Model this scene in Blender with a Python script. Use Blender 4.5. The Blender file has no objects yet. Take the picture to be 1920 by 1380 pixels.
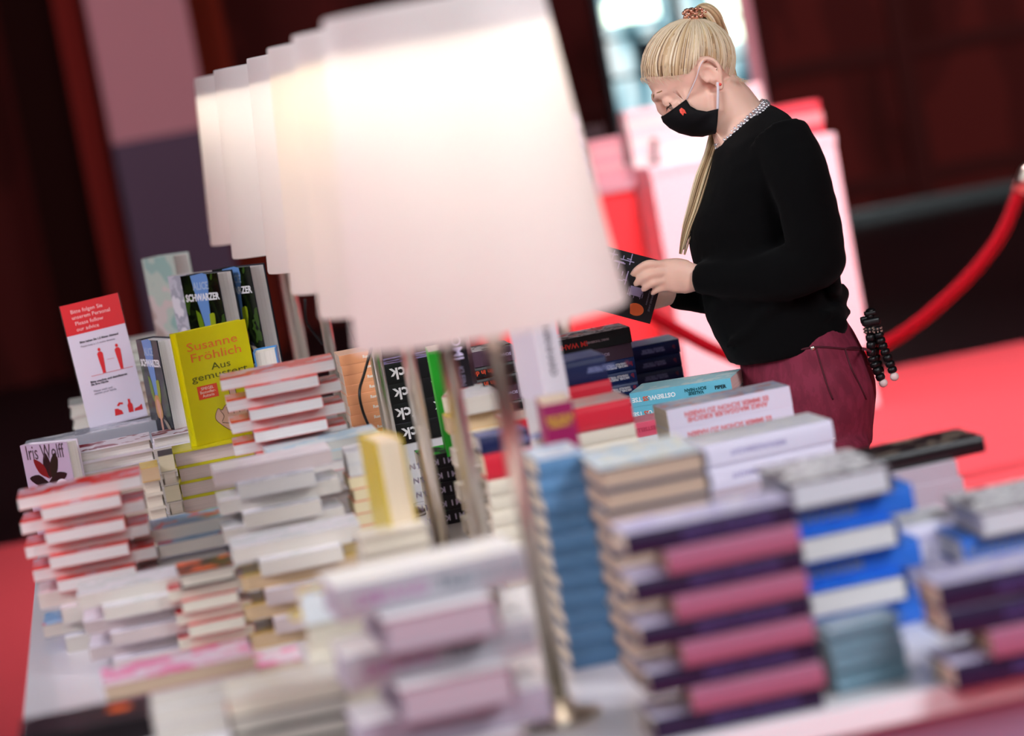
import bpy, bmesh, math, random
from mathutils import Vector, Matrix, noise
R = math.radians
sc = bpy.context.scene
col = sc.collection
random.seed(7)

# ---------------------------------------------------------------- camera
F = 5660.0                      # focal length in pixels of the 1920 px wide frame
PSI, PIT, ROL = R(7.29), R(5.82), R(10.4)
CAM = Vector((0, 0, 1.62))
hr = Vector((math.cos(PSI), -math.sin(PSI), 0))          # level right
hd = Vector((math.sin(PSI), math.cos(PSI), 0))           # level forward
fw = hd * math.cos(PIT) + Vector((0, 0, -math.sin(PIT)))
up0 = hr.cross(fw)
cx = hr * math.cos(ROL) - up0 * math.sin(ROL)
cy = hr * math.sin(ROL) + up0 * math.cos(ROL)
cam_d = bpy.data.cameras.new('camera')
cam = bpy.data.objects.new('camera', cam_d); col.objects.link(cam)
M = Matrix.Identity(4)
for i in range(3):
    M[i][0] = cx[i]; M[i][1] = cy[i]; M[i][2] = -fw[i]; M[i][3] = CAM[i]
cam.matrix_world = M
cam_d.sensor_width = 36; cam_d.lens = F / 1920 * 36
cam_d.clip_end = 200
cam_d.dof.use_dof = True
cam_d.dof.focus_distance = 6.02
cam_d.dof.aperture_fstop = 2.15
sc.camera = cam

# ---------------------------------------------------------------- light and exposure
sc.view_settings.view_transform = 'Standard'
sc.view_settings.look = 'None'
sc.view_settings.gamma = 1
sc.view_settings.use_curve_mapping = False
sc.view_settings.exposure = 0.15
w = bpy.data.worlds.new('hall'); sc.world = w; w.use_nodes = True
w.node_tree.nodes['Background'].inputs[0].default_value = (.25, .2, .22, 1)
w.node_tree.nodes['Background'].inputs[1].default_value = .03

def area(name, loc, target, sx, sy, power, color, spread=180):
    d = bpy.data.lights.new(name, 'AREA'); d.shape = 'RECTANGLE'
    d.size = sx; d.size_y = sy; d.energy = power * 2.0; d.color = color; d.spread = R(spread)
    o = bpy.data.objects.new(name, d); col.objects.link(o)
    o.location = loc
    v = Vector(target) - Vector(loc)
    o.rotation_euler = v.to_track_quat('-Z', 'Y').to_euler()
    return o
area('hall_and_fill_light', (.6, 3.5, 5.3), (.7, 4.4, .8), 1.5, 1.5, 640, (.94, .98, 1))
area('hall_and_fill_light', (1.6, 8.6, 5.8), (.9, 6.0, .8), 1.6, 1.6, 330, (.94, .97, 1))
area('hall_and_fill_light', (-3.2, 4.0, 3.6), (.4, 5.0, 1.0), 1.6, 1.6, 60, (.98, .92, 1))  # soft fill added from the left, no lamp stands there
area('hall_and_fill_light', (-.6, -1.2, 3.4), (.7, 4.6, .9), 2.0, 2.0, 50, (.94, .96, 1))  # fill added behind the camera to lighten the front faces
area('hall_and_fill_light', (3.0, .6, 3.8), (1.0, 5.0, .95), 1.6, 1.6, 85, (.92, .96, 1))  # fill added at front right to brighten spines, no real fitting
area('wall_fill_light', (6.5, 14.5, 5.0), (7.0, 20.8, 2.4), 1.5, 1.5, 80, (1, .80, .82), 130)  # added to lift the dark right wall, no lamp known there
area('podium_light', (2.6, 8.6, 5.2), (3.2, 11.9, .9), 1.4, 1.4, 190, (1, .80, .84), 110)
area('carpet_light', (4.8, 8.0, 5.6), (4.8, 9.5, 0), 3.5, 3.5, 1000, (1, .93, .93))
area('carpet_light', (-2.2, 7.2, 5.6), (-1.6, 6.6, 0), 2.6, 2.6, 850, (1, .93, .93))
area('wall_fill_light', (-1.2, 13.5, 5.5), (-1.6, 19.5, 2.4), 1.5, 1.5, 180, (1, .70, .76), 120)

# ---------------------------------------------------------------- picture helpers
def ray(px, py):
    x = (px - 960) / F; y = -(py - 690) / F
    return (cx * x + cy * y + fw)
def at(px, py, s):
    """point seen at a pixel, on the upright plane where one metre spans s pixels"""
    r = ray(px, py); D = F / s
    return CAM + r * (D / r.dot(hd))
def onz(px, py, z):
    r = ray(px, py)
    return CAM + r * ((z - CAM.z) / r.z)

# ---------------------------------------------------------------- materials
def lin(c):
    if isinstance(c, str):
        c = tuple(int(c[i:i + 2], 16) / 255 for i in (0, 2, 4))
    return tuple((x / 12.92 if x <= .04045 else ((x + .055) / 1.055) ** 2.4) for x in c) + (1,)
MC = {}
def mat(name, c='ffffff', rough=.6, metal=0, spec=.4, coat=0, **k):
    key = (name, str(c))
    if key in MC: return MC[key]
    m = bpy.data.materials.new(name); m.use_nodes = True
    b = m.node_tree.nodes['Principled BSDF']
    b.inputs['Base Color'].default_value = lin(c)
    b.inputs['Roughness'].default_value = rough
    b.inputs['Metallic'].default_value = metal
    b.inputs['Specular IOR Level'].default_value = spec
    b.inputs['Coat Weight'].default_value = coat
    MC[key] = m
    return m
def art(name, cols, scale=14, rough=.3, stretch=(1, 1, 1), detail=2, dist=0):
    """a printed surface: blotches of several colours"""
    key = (name, str(cols), scale, stretch)
    if key in MC: return MC[key]
    m = mat(name + '_art_' + str(len(MC)), cols[0], rough)
    nt = m.node_tree; b = nt.nodes['Principled BSDF']
    tc = nt.nodes.new('ShaderNodeTexCoord'); mp = nt.nodes.new('ShaderNodeMapping')
    mp.inputs['Scale'].default_value = stretch
    nz = nt.nodes.new('ShaderNodeTexNoise'); nz.inputs['Scale'].default_value = scale
    nz.inputs['Detail'].default_value = detail; nz.inputs['Distortion'].default_value = dist
    rp = nt.nodes.new('ShaderNodeValToRGB'); rp.color_ramp.interpolation = 'LINEAR'
    el = rp.color_ramp.elements
    n = len(cols)
    pts = []
    for i, c in enumerate(cols):
        lo = .33 + .34 * i / n; hi = .33 + .34 * (i + 1) / n
        pts += [(lo + .004, c), (hi - .004, c)]
    el[0].position = pts[0][0]; el[0].color = lin(pts[0][1])
    el[1].position = pts[-1][0]; el[1].color = lin(pts[-1][1])
    for p, c in pts[1:-1]:
        e = el.new(p); e.color = lin(c)
    nt.links.new(tc.outputs['Object'], mp.inputs[0]); nt.links.new(mp.outputs[0], nz.inputs[0])
    nt.links.new(nz.outputs[0], rp.inputs[0]); nt.links.new(rp.outputs[0], b.inputs['Base Color'])
    MC[key] = m
    return m
def pages_mat(c):
    key = ('pages', c)
    if key in MC: return MC[key]
    m = mat('page_edges_' + c, c, .9, spec=.1)
    nt = m.node_tree; b = nt.nodes['Principled BSDF']
    tc = nt.nodes.new('ShaderNodeTexCoord'); mp = nt.nodes.new('ShaderNodeMapping')
    mp.inputs['Scale'].default_value = (3, 3, 1400)
    nz = nt.nodes.new('ShaderNodeTexNoise'); nz.inputs['Scale'].default_value = 1; nz.inputs['Detail'].default_value = 1
    mx = nt.nodes.new('ShaderNodeMix'); mx.data_type = 'RGBA'
    l = lin(c)
    mx.inputs[6].default_value = (l[0] * .72, l[1] * .70, l[2] * .68, 1)
    mx.inputs[7].default_value = (min(1, l[0] * 1.12), min(1, l[1] * 1.12), min(1, l[2] * 1.12), 1)
    nt.links.new(tc.outputs['Object'], mp.inputs[0]); nt.links.new(mp.outputs[0], nz.inputs[0])
    nt.links.new(nz.outputs[0], mx.inputs[0]); nt.links.new(mx.outputs[2], b.inputs['Base Color'])
    MC[key] = m
    return m

# ---------------------------------------------------------------- mesh helpers
def obj(name, bm, mats, parent=None, smooth=False, loc=None):
    me = bpy.data.meshes.new(name)
    bm.normal_update(); bm.to_mesh(me); bm.free()
    if not isinstance(mats, (list, tuple)): mats = [mats]
    for m in mats: me.materials.append(m)
    if smooth:
        for p in me.polygons: p.use_smooth = True
    o = bpy.data.objects.new(name, me); col.objects.link(o)
    if loc is not None: o.location = loc
    if parent: o.parent = parent
    return o
def empty(name, loc=(0, 0, 0), rz=0):
    o = bpy.data.objects.new(name, None); col.objects.link(o)
    o.location = loc; o.rotation_euler = (0, 0, rz); o.empty_display_size = .05
    return o
def tag(o, label, cat, group=None, kind=None):
    o['label'] = label; o['category'] = cat
    if group: o['group'] = group
    if kind: o['kind'] = kind
    return o
def struct(o):
    o['kind'] = 'structure'; return o
def box(bm, c, d, rot=None, bev=0):
    g = bmesh.ops.create_cube(bm, size=1)
    vs = g['verts']
    for v in vs: v.co = Vector((v.co.x * d[0], v.co.y * d[1], v.co.z * d[2]))
    if bev:
        es = list({e for v in vs for e in v.link_edges})
        r = bmesh.ops.bevel(bm, geom=es, offset=bev, segments=3, affect='EDGES', profile=.5)
        vs = list({v for f in r['faces'] for v in f.verts} | {v for v in vs if v.is_valid})
    for v in vs:
        if rot is not None: v.co = rot @ v.co
        v.co += Vector(c)
    return vs
def loft(bm, rings, close=True, caps=True, mi=0):
    vr = [[bm.verts.new(p) for p in r] for r in rings]
    n = len(rings[0])
    for a, b in zip(vr, vr[1:]):
        for i in range(n if close else n - 1):
            j = (i + 1) % n
            try:
                f = bm.faces.new((a[i], a[j], b[j], b[i])); f.material_index = mi
            except ValueError: pass
    if caps and close:
        try:
            bm.faces.new(vr[0][::-1]).material_index = mi; bm.faces.new(vr[-1]).material_index = mi
        except ValueError: pass
    return vr
def lathe(bm, prof, seg=32, c=(0, 0, 0), caps=False, mi=0):
    rings = []
    for r, z in prof:
        rings.append([Vector((c[0] + r * math.cos(2 * math.pi * i / seg), c[1] + r * math.sin(2 * math.pi * i / seg), c[2] + z)) for i in range(seg)])
    return loft(bm, rings, True, caps, mi)
def spline(pts, n=6):
    pts = [Vector(p) for p in pts]
    if len(pts) < 3: return pts
    P = [pts[0] * 2 - pts[1]] + pts + [pts[-1] * 2 - pts[-2]]
    out = []
    for i in range(1, len(P) - 2):
        for k in range(n):
            t = k / n
            a, b, c, d = P[i - 1], P[i], P[i + 1], P[i + 2]
            out.append(.5 * ((2 * b) + (c - a) * t + (2 * a - 5 * b + 4 * c - d) * t * t + (3 * b - a - 3 * c + d) * t ** 3))
    out.append(pts[-1])
    return out
def tube(bm, pts, rad, seg=10, flat=None, mi=0, caps=True):
    """tube through pts; rad a number or a list; flat=(direction, factor) squeezes the section"""
    pts = [Vector(p) for p in pts]
    n = len(pts)
    if not isinstance(rad, (list, tuple)): rad = [rad] * n
    if len(rad) != n:
        rr = []
        for i in range(n):
            t = i / (n - 1) * (len(rad) - 1); k = min(int(t), len(rad) - 2); rr.append(rad[k] + (rad[k + 1] - rad[k]) * (t - k))
        rad = rr
    rings = []; prev = None
    for i, p in enumerate(pts):
        d = (pts[min(i + 1, n - 1)] - pts[max(i - 1, 0)]).normalized()
        if prev is None:
            a = Vector((0, 0, 1)) if abs(d.z) < .9 else Vector((0, 1, 0))
            a = (a - d * a.dot(d)).normalized()
        else:
            a = (prev - d * prev.dot(d)).normalized()
        prev = a
        b = d.cross(a)
        ring = []
        for k in range(seg):
            t = 2 * math.pi * k / seg
            o = (a * math.cos(t) + b * math.sin(t)) * rad[i]
            if flat is not None:
                fd = Vector(flat[0]).normalized(); o -= fd * o.dot(fd) * (1 - flat[1])
            ring.append(p + o)
        rings.append(ring)
    loft(bm, rings, True, caps, mi)
def ball(bm, c, r, u=16, v=12, rot=None, mi=0):
    if not isinstance(r, (tuple, list)): r = (r, r, r)
    g = bmesh.ops.create_uvsphere(bm, u_segments=u, v_segments=v, radius=1)
    for x in g['verts']:
        x.co = Vector((x.co.x * r[0], x.co.y * r[1], x.co.z * r[2]))
        if rot is not None: x.co = rot @ x.co
        x.co += Vector(c)
    if mi:
        for f in {f for x in g['verts'] for f in x.link_faces}: f.material_index = mi
def poly(bm, pts, mi=0):
    f = bm.faces.new([bm.verts.new(p) for p in pts]); f.material_index = mi; return f
TXT = {}
def text(name, s, size, m, parent, rot, loc, align='CENTER', bold=.0, sx=1.0, sp=1.0, shear=0, depth=.0002):
    key = (s, size, bold, sx, sp, align, shear, m.name)
    if key not in TXT:
        cu = bpy.data.curves.new('t', 'FONT'); cu.body = s; cu.size = size; cu.align_x = align; cu.align_y = 'CENTER'
        cu.offset = bold; cu.space_line = sp; cu.shear = shear; cu.extrude = depth; cu.resolution_u = 2
        t = bpy.data.objects.new('t', cu); col.objects.link(t)
        dg = bpy.context.evaluated_depsgraph_get()
        me = bpy.data.meshes.new_from_object(t.evaluated_get(dg))
        bpy.data.objects.remove(t); bpy.data.curves.remove(cu)
        me.transform(Matrix.Diagonal((sx, 1, 1, 1)))
        me.materials.clear(); me.materials.append(m); me.name = name
        TXT[key] = me
    o = bpy.data.objects.new(name, TXT[key]); col.objects.link(o)
    o.parent = parent; o.location = loc; o.rotation_euler = rot
    return o

# ================================================================ the room
TX0, TX1, TZ = -.243, 1.205, .78
TY0, TY1 = 3.50, 8.35
WALLY = 21.0
def shell():
    fm = mat('dark_hall_floor', '1c1013', .5, spec=.2)
    bm = bmesh.new(); box(bm, (2, 12, -.05), (26, 28, .1)); struct(obj('floor', bm, fm))
    # red carpet
    m = mat('red_carpet', 'fa6068', .95, spec=.1)
    nt = m.node_tree; nz = nt.nodes.new('ShaderNodeTexNoise'); nz.inputs['Scale'].default_value = 220
    bp = nt.nodes.new('ShaderNodeBump'); bp.inputs['Strength'].default_value = .5; bp.inputs['Distance'].default_value = .004
    nt.links.new(nz.outputs[0], bp.inputs['Height']); nt.links.new(bp.outputs[0], nt.nodes['Principled BSDF'].inputs['Normal'])
    bm = bmesh.new(); box(bm, (1.7, 6.9, .004), (12, 11.4, .008))
    tag(obj('carpet', bm, m), 'bright red carpet covering the dark hall floor under the book table', 'carpet')
    # far wall of dark wood panels
    wm = art('dark_wood_panel', ['3a1614', '461a18', '541f1c'], 1.6, .8, (1, 1, .25), 4); wm.node_tree.nodes['Principled BSDF'].inputs['Specular IOR Level'].default_value = .05
    bm = bmesh.new(); box(bm, (2, WALLY + .15, 2.5), (26, .3, 5.2)); struct(obj('wall_back', bm, wm))
    tm = mat('wood_rail', '3e1816', .8, spec=.1)
    for k in range(7):
        x = 3.35 + k * 1.25
        bm = bmesh.new()
        box(bm, (x, WALLY - .02, 2.4), (.14, .05, 4.8), bev=.01)
        for z in (.25, 1.15, 2.5, 3.6): box(bm, (x + .62, WALLY - .015, z), (1.11, .035, .12), bev=.008)
        struct(obj('trim_%d' % (k + 1), bm, tm))
    bm = bmesh.new(); box(bm, (5.9, WALLY - .09, .05), (4.6, .10, .10), bev=.01)
    struct(obj('baseboard_back', bm, mat('steel_kick_rail', '7f9494', .25, .8)))
    bm = bmesh.new(); box(bm, (2, 12, 5.15), (26, 28, .1)); 
    struct(obj('ceiling', bm, mat('dark_ceiling', '150e10', .9)))
    for s, x in (('left', -8), ('right', 13)):
        bm = bmesh.new(); box(bm, (x, 12, 2.5), (.3, 28, 5.2)); struct(obj('wall_' + s, bm, mat('dark_side_wall', '1c0d10', .7)))
    bm = bmesh.new(); box(bm, (2, -2.1, 2.5), (26, .3, 5.2)); struct(obj('wall_front', bm, mat('front_wall', '6a5a5c', .8)))
    # pier with pale upper half
    s = 300
    a = at(170, 60, s); b = at(360, 60, s)
    x0, x1 = a.x, b.x; zc = at(260, 262, s).z; y = a.y
    root = tag(empty('pillar', ((x0 + x1) / 2, y + .4, 0)), 'square pillar with pink upper half and dark purple lower half behind the lamps', 'pillar')
    wd = x1 - x0
    bm = bmesh.new(); box(bm, (0, 0, zc / 2), (wd, .8, zc)); obj('lower_cladding', bm, mat('purple_cladding', '453048', .6), root)
    bm = bmesh.new(); box(bm, (0, 0, (zc + 5.1) / 2), (wd, .8, 5.1 - zc)); obj('upper_cladding', bm, mat('pink_plaster', 'b07c84', .8), root)
    for nm, p0, p1, c, ss, lab in (('wall_panel', 344, 425, '6a2418', 290, 'reddish brown upright panel to the right of the pink pillar'),
                              ('wall_panel', 108, 158, '70241f', 290, 'narrow red brown upright panel to the left of the pink pillar'),
                              ('wall_panel', 2, 110, '200c0a', 285, 'broad dark brown panel at the far left of the hall')):
        a = at(p0, 60, ss); b = at(p1, 60, ss)
        bm = bmesh.new(); box(bm, (0, 0, 2.5), (b.x - a.x, .12, 5), bev=.01)
        tag(obj(nm, bm, mat('brown_panel_' + c, c, .95, spec=.05), loc=((a.x + b.x) / 2, a.y + .1, 0)), lab, 'panel')
shell()
# lamps on the ceiling over the table: their fittings are out of the frame; the added fills have none

def table():
    root = tag(empty('book_table', ((TX0 + TX1) / 2, (TY0 + TY1) / 2, 0)), 'long white display table with mauve sides covered in stacked books', 'table')
    wx, wy = TX1 - TX0, TY1 - TY0
    bm = bmesh.new(); box(bm, (0, 0, TZ - .0175), (wx, wy, .035), bev=.003)
    obj('tabletop', bm, mat('white_laminate', 'eceaf0', .25), root)
    sm = mat('mauve_side', '9c7c98', .6)
    for sx in (-1, 1):
        bm = bmesh.new(); box(bm, (sx * (wx / 2 - .05), 0, (TZ - .035) / 2 + .004), (.03, wy - .1, TZ - .043)); obj('side_panel', bm, sm, root)
    for sy in (-1, 1):
        bm = bmesh.new(); box(bm, (0, sy * (wy / 2 - .05), (TZ - .035) / 2 + .004), (wx - .14, .03, TZ - .043)); obj('end_panel', bm, sm, root)
table()

# ---------------------------------------------------------------- table lamps
def shade_mat():
    m = bpy.data.materials.new('white_lampshade'); m.use_nodes = True; nt = m.node_tree
    nt.nodes.remove(nt.nodes['Principled BSDF'])
    d = nt.nodes.new('ShaderNodeBsdfDiffuse'); t = nt.nodes.new('ShaderNodeBsdfTranslucent'); mx = nt.nodes.new('ShaderNodeMixShader')
    d.inputs[0].default_value = (.84, .80, .80, 1); t.inputs[0].default_value = (.95, .90, .86, 1); mx.inputs[0].default_value = .5
    nt.links.new(d.outputs[0], mx.inputs[1]); nt.links.new(t.outputs[0], mx.inputs[2]); nt.links.new(mx.outputs[0], nt.nodes['Material Output'].inputs[0])
    return m
SHADE = shade_mat()
CHROME = mat('polished_steel', 'e4dccc', .28, 1)
BLACK = mat('black_plastic', '0c0c0e', .4)
# pole pixel just under the shade, and pixels per metre at its distance
LAMPS = [(925, 635, 1500), (835, 648, 1278), (762, 650, 1113), (701, 650, 973), (609, 599, 852), (555, 589, 757), (529, 505, 690)]
LL = ['large white table lamp nearest the camera, widest shade', 'white table lamp directly behind the nearest large lamp',
      'white table lamp, third shade from the front of the row', 'white table lamp, fourth in the row, beside the stack with black spines',
      'white table lamp, fifth in the row, behind the stack of red paperbacks', 'white table lamp, second from the far end of the row',
      'farthest white table lamp at the left end of the row']
def lamp():
    root = empty('table_lamp')
    h0, h1, r0, r1 = 1.293 - TZ, 1.704 - TZ, .173, .137
    bm = bmesh.new()
    lathe(bm, [(.0, .0), (.048, 0), (.050, .004), (.048, .010), (.02, .016), (.0135, .03), (0, .03)], 32); obj('base', bm, CHROME, root, True)
    bm = bmesh.new(); lathe(bm, [(0, .02), (.0125, .02), (.0125, h1 - .10), (0, h1 - .10)], 20); obj('pole', bm, CHROME, root, True)
    bm = bmesh.new()
    N = 64
    lathe(bm, [(r0, h0), (r0 + .0012, h0 + .004), (r1 + (r0 - r1) * .5, (h0 + h1) / 2), (r1 + .0012, h1 - .004), (r1, h1), (r1 - .002, h1), (r1 - .0015, h1 - .006)], N)
    sh = obj('lamp_shade', bm, SHADE, root, True)
    bm = bmesh.new()
    for k in range(3):
        t = 2 * math.pi * k / 3; tube(bm, [(0, 0, h1 - .02), (r1 * math.cos(t), r1 * math.sin(t), h1 - .02)], .0018, 6)
    lathe(bm, [(.018, h1 - .024), (.018, h1 - .016), (.012, h1 - .016), (.012, h1 - .024), (.018, h1 - .024)], 20)
    obj('shade_ring', bm, CHROME, sh, True)
    bm = bmesh.new(); lathe(bm, [(0, h1 - .052), (.118, h1 - .056), (.119, h1 - .053), (0, h1 - .049)], 48); obj('bulb_light_blocker', bm, mat('white_plate', 'f0ece8', .6), root, True)  # unseen disc added to keep bulb light off the shade's top band
    bm = bmesh.new(); lathe(bm, [(0, h1 - .12), (.02, h1 - .12), (.02, h1 - .085), (0, h1 - .085)], 20); obj('bulb_socket', bm, BLACK, root, True)
    return root
def copy_tree(o, parent=None):
    c = o.copy(); col.objects.link(c); c.parent = parent
    for ch in list(o.children): copy_tree(ch, c)
    return c
proto = lamp()
for i, (px, py, s) in enumerate(LAMPS):
    o = proto if i == 0 else copy_tree(proto)
    p = at(px, py, s); o.location = (p.x, p.y, TZ); o.rotation_euler = (0, 0, i * .7)
    tag(o, LL[i], 'lamp', 'row of white table lamps')
    for sx in (-.045, .045) if i == 0 else ():
        l = bpy.data.lights.new('bulb_light', 'POINT'); l.energy = 0.42; l.color = (1, .90, .74); l.shadow_soft_size = .022
        lo = bpy.data.objects.new('bulb_light', l); col.objects.link(lo); lo.parent = o; lo.location = (sx, 0, 1.617 - TZ)
    if i in (1, 2, 6):          # these bulbs burn yellower
        for ch in o.children:
            if ch.type == 'LIGHT': ch.data = ch.data.copy(); ch.data.color = (1, .80, .46)
for i, pts in enumerate([[(700, 640, 973), (683, 700, 985), (674, 735, 990), (680, 770, 990), (692, 800, 985)],
                         [(650, 590, 852), (655, 615, 860), (668, 650, 870), (675, 700, 870)],
                         [(572, 560, 850), (574, 600, 850), (590, 625, 848), (605, 645, 845)]]):
    bm = bmesh.new(); tube(bm, spline([at(*p) for p in pts]), .0028, 8)
    tag(obj('lamp_cord', bm, BLACK, None, True), ['black lamp cord curving beside the stack with black spines', 'short black lamp cord hanging below the second shade',
        'thin black lamp cord crossing the far steel poles'][i], 'cord')
# ---------------------------------------------------------------- books
WHITE, CREAM, GREY = 'f2f0f4', 'e9dfc8', 'd8d4d6'
def book_meshes(L, W, T, hard, mats3, pm, spine_round=.004):
    """a lying book: spine towards -y, front cover up, head towards -x"""
    t = .0026 if hard else .0007
    ov = .003 if hard else .0
    def prof(off, bulge):
        z0, z1 = off, T - off
        pts = []
        for k in range(7):
            a = math.pi * k / 6
            pts.append((-W / 2 + off - bulge * math.sin(a), z0 + (z1 - z0) * (1 - math.cos(a)) / 2))
        return pts
    b = spine_round if hard else .0006
    outer = [(W / 2, 0)] + prof(0, b) + [(W / 2, T)]
    inner = [(W / 2, T - t)] + prof(t, b)[::-1] + [(W / 2, t)]
    P = outer + inner; n = len(P)
    bm = bmesh.new()
    a = [bm.verts.new((-L / 2, y, z)) for y, z in P]; c = [bm.verts.new((L / 2, y, z)) for y, z in P]
    for i in range(n):
        j = (i + 1) % n
        f = bm.faces.new((a[i], a[j], c[j], c[i]))
        if 1 <= i <= 6: f.material_index = 2                 # spine
        elif i == 7: f.material_index = 1                    # front
    # end caps as quads between outer and inner
    m = len(outer)
    for i in range(m - 1):
        for s in (a, c):
            f = bm.faces.new((s[i], s[i + 1], s[n - 2 - i], s[n - 1 - i]) if n - 2 - i >= m else (s[i], s[i + 1], s[m]))
            f.material_index = 0
    bmesh.ops.recalc_face_normals(bm, faces=bm.faces)
    cme = bpy.data.meshes.new('cover'); bm.to_mesh(cme); bm.free()
    for x in mats3: cme.materials.append(x)
    bm = bmesh.new()
    g = .0002
    e = W / 2 - ov
    cc = .003 if hard else .0004
    pr = [(-W / 2 + t, t + g), (e, t + g), (e - cc * .7, t + (T - 2 * t) * .25), (e - cc, T / 2), (e - cc * .7, t + (T - 2 * t) * .75), (e, T - t - g), (-W / 2 + t, T - t - g)]
    X = L / 2 - ov
    loft(bm, [[Vector((-X, y, z)) for y, z in pr], [Vector((X, y, z)) for y, z in pr]])
    bmesh.ops.recalc_face_normals(bm, faces=bm.faces)
    pme = bpy.data.meshes.new('page_block'); bm.to_mesh(pme); bm.free(); pme.materials.append(pm)
    return cme, pme

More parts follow.
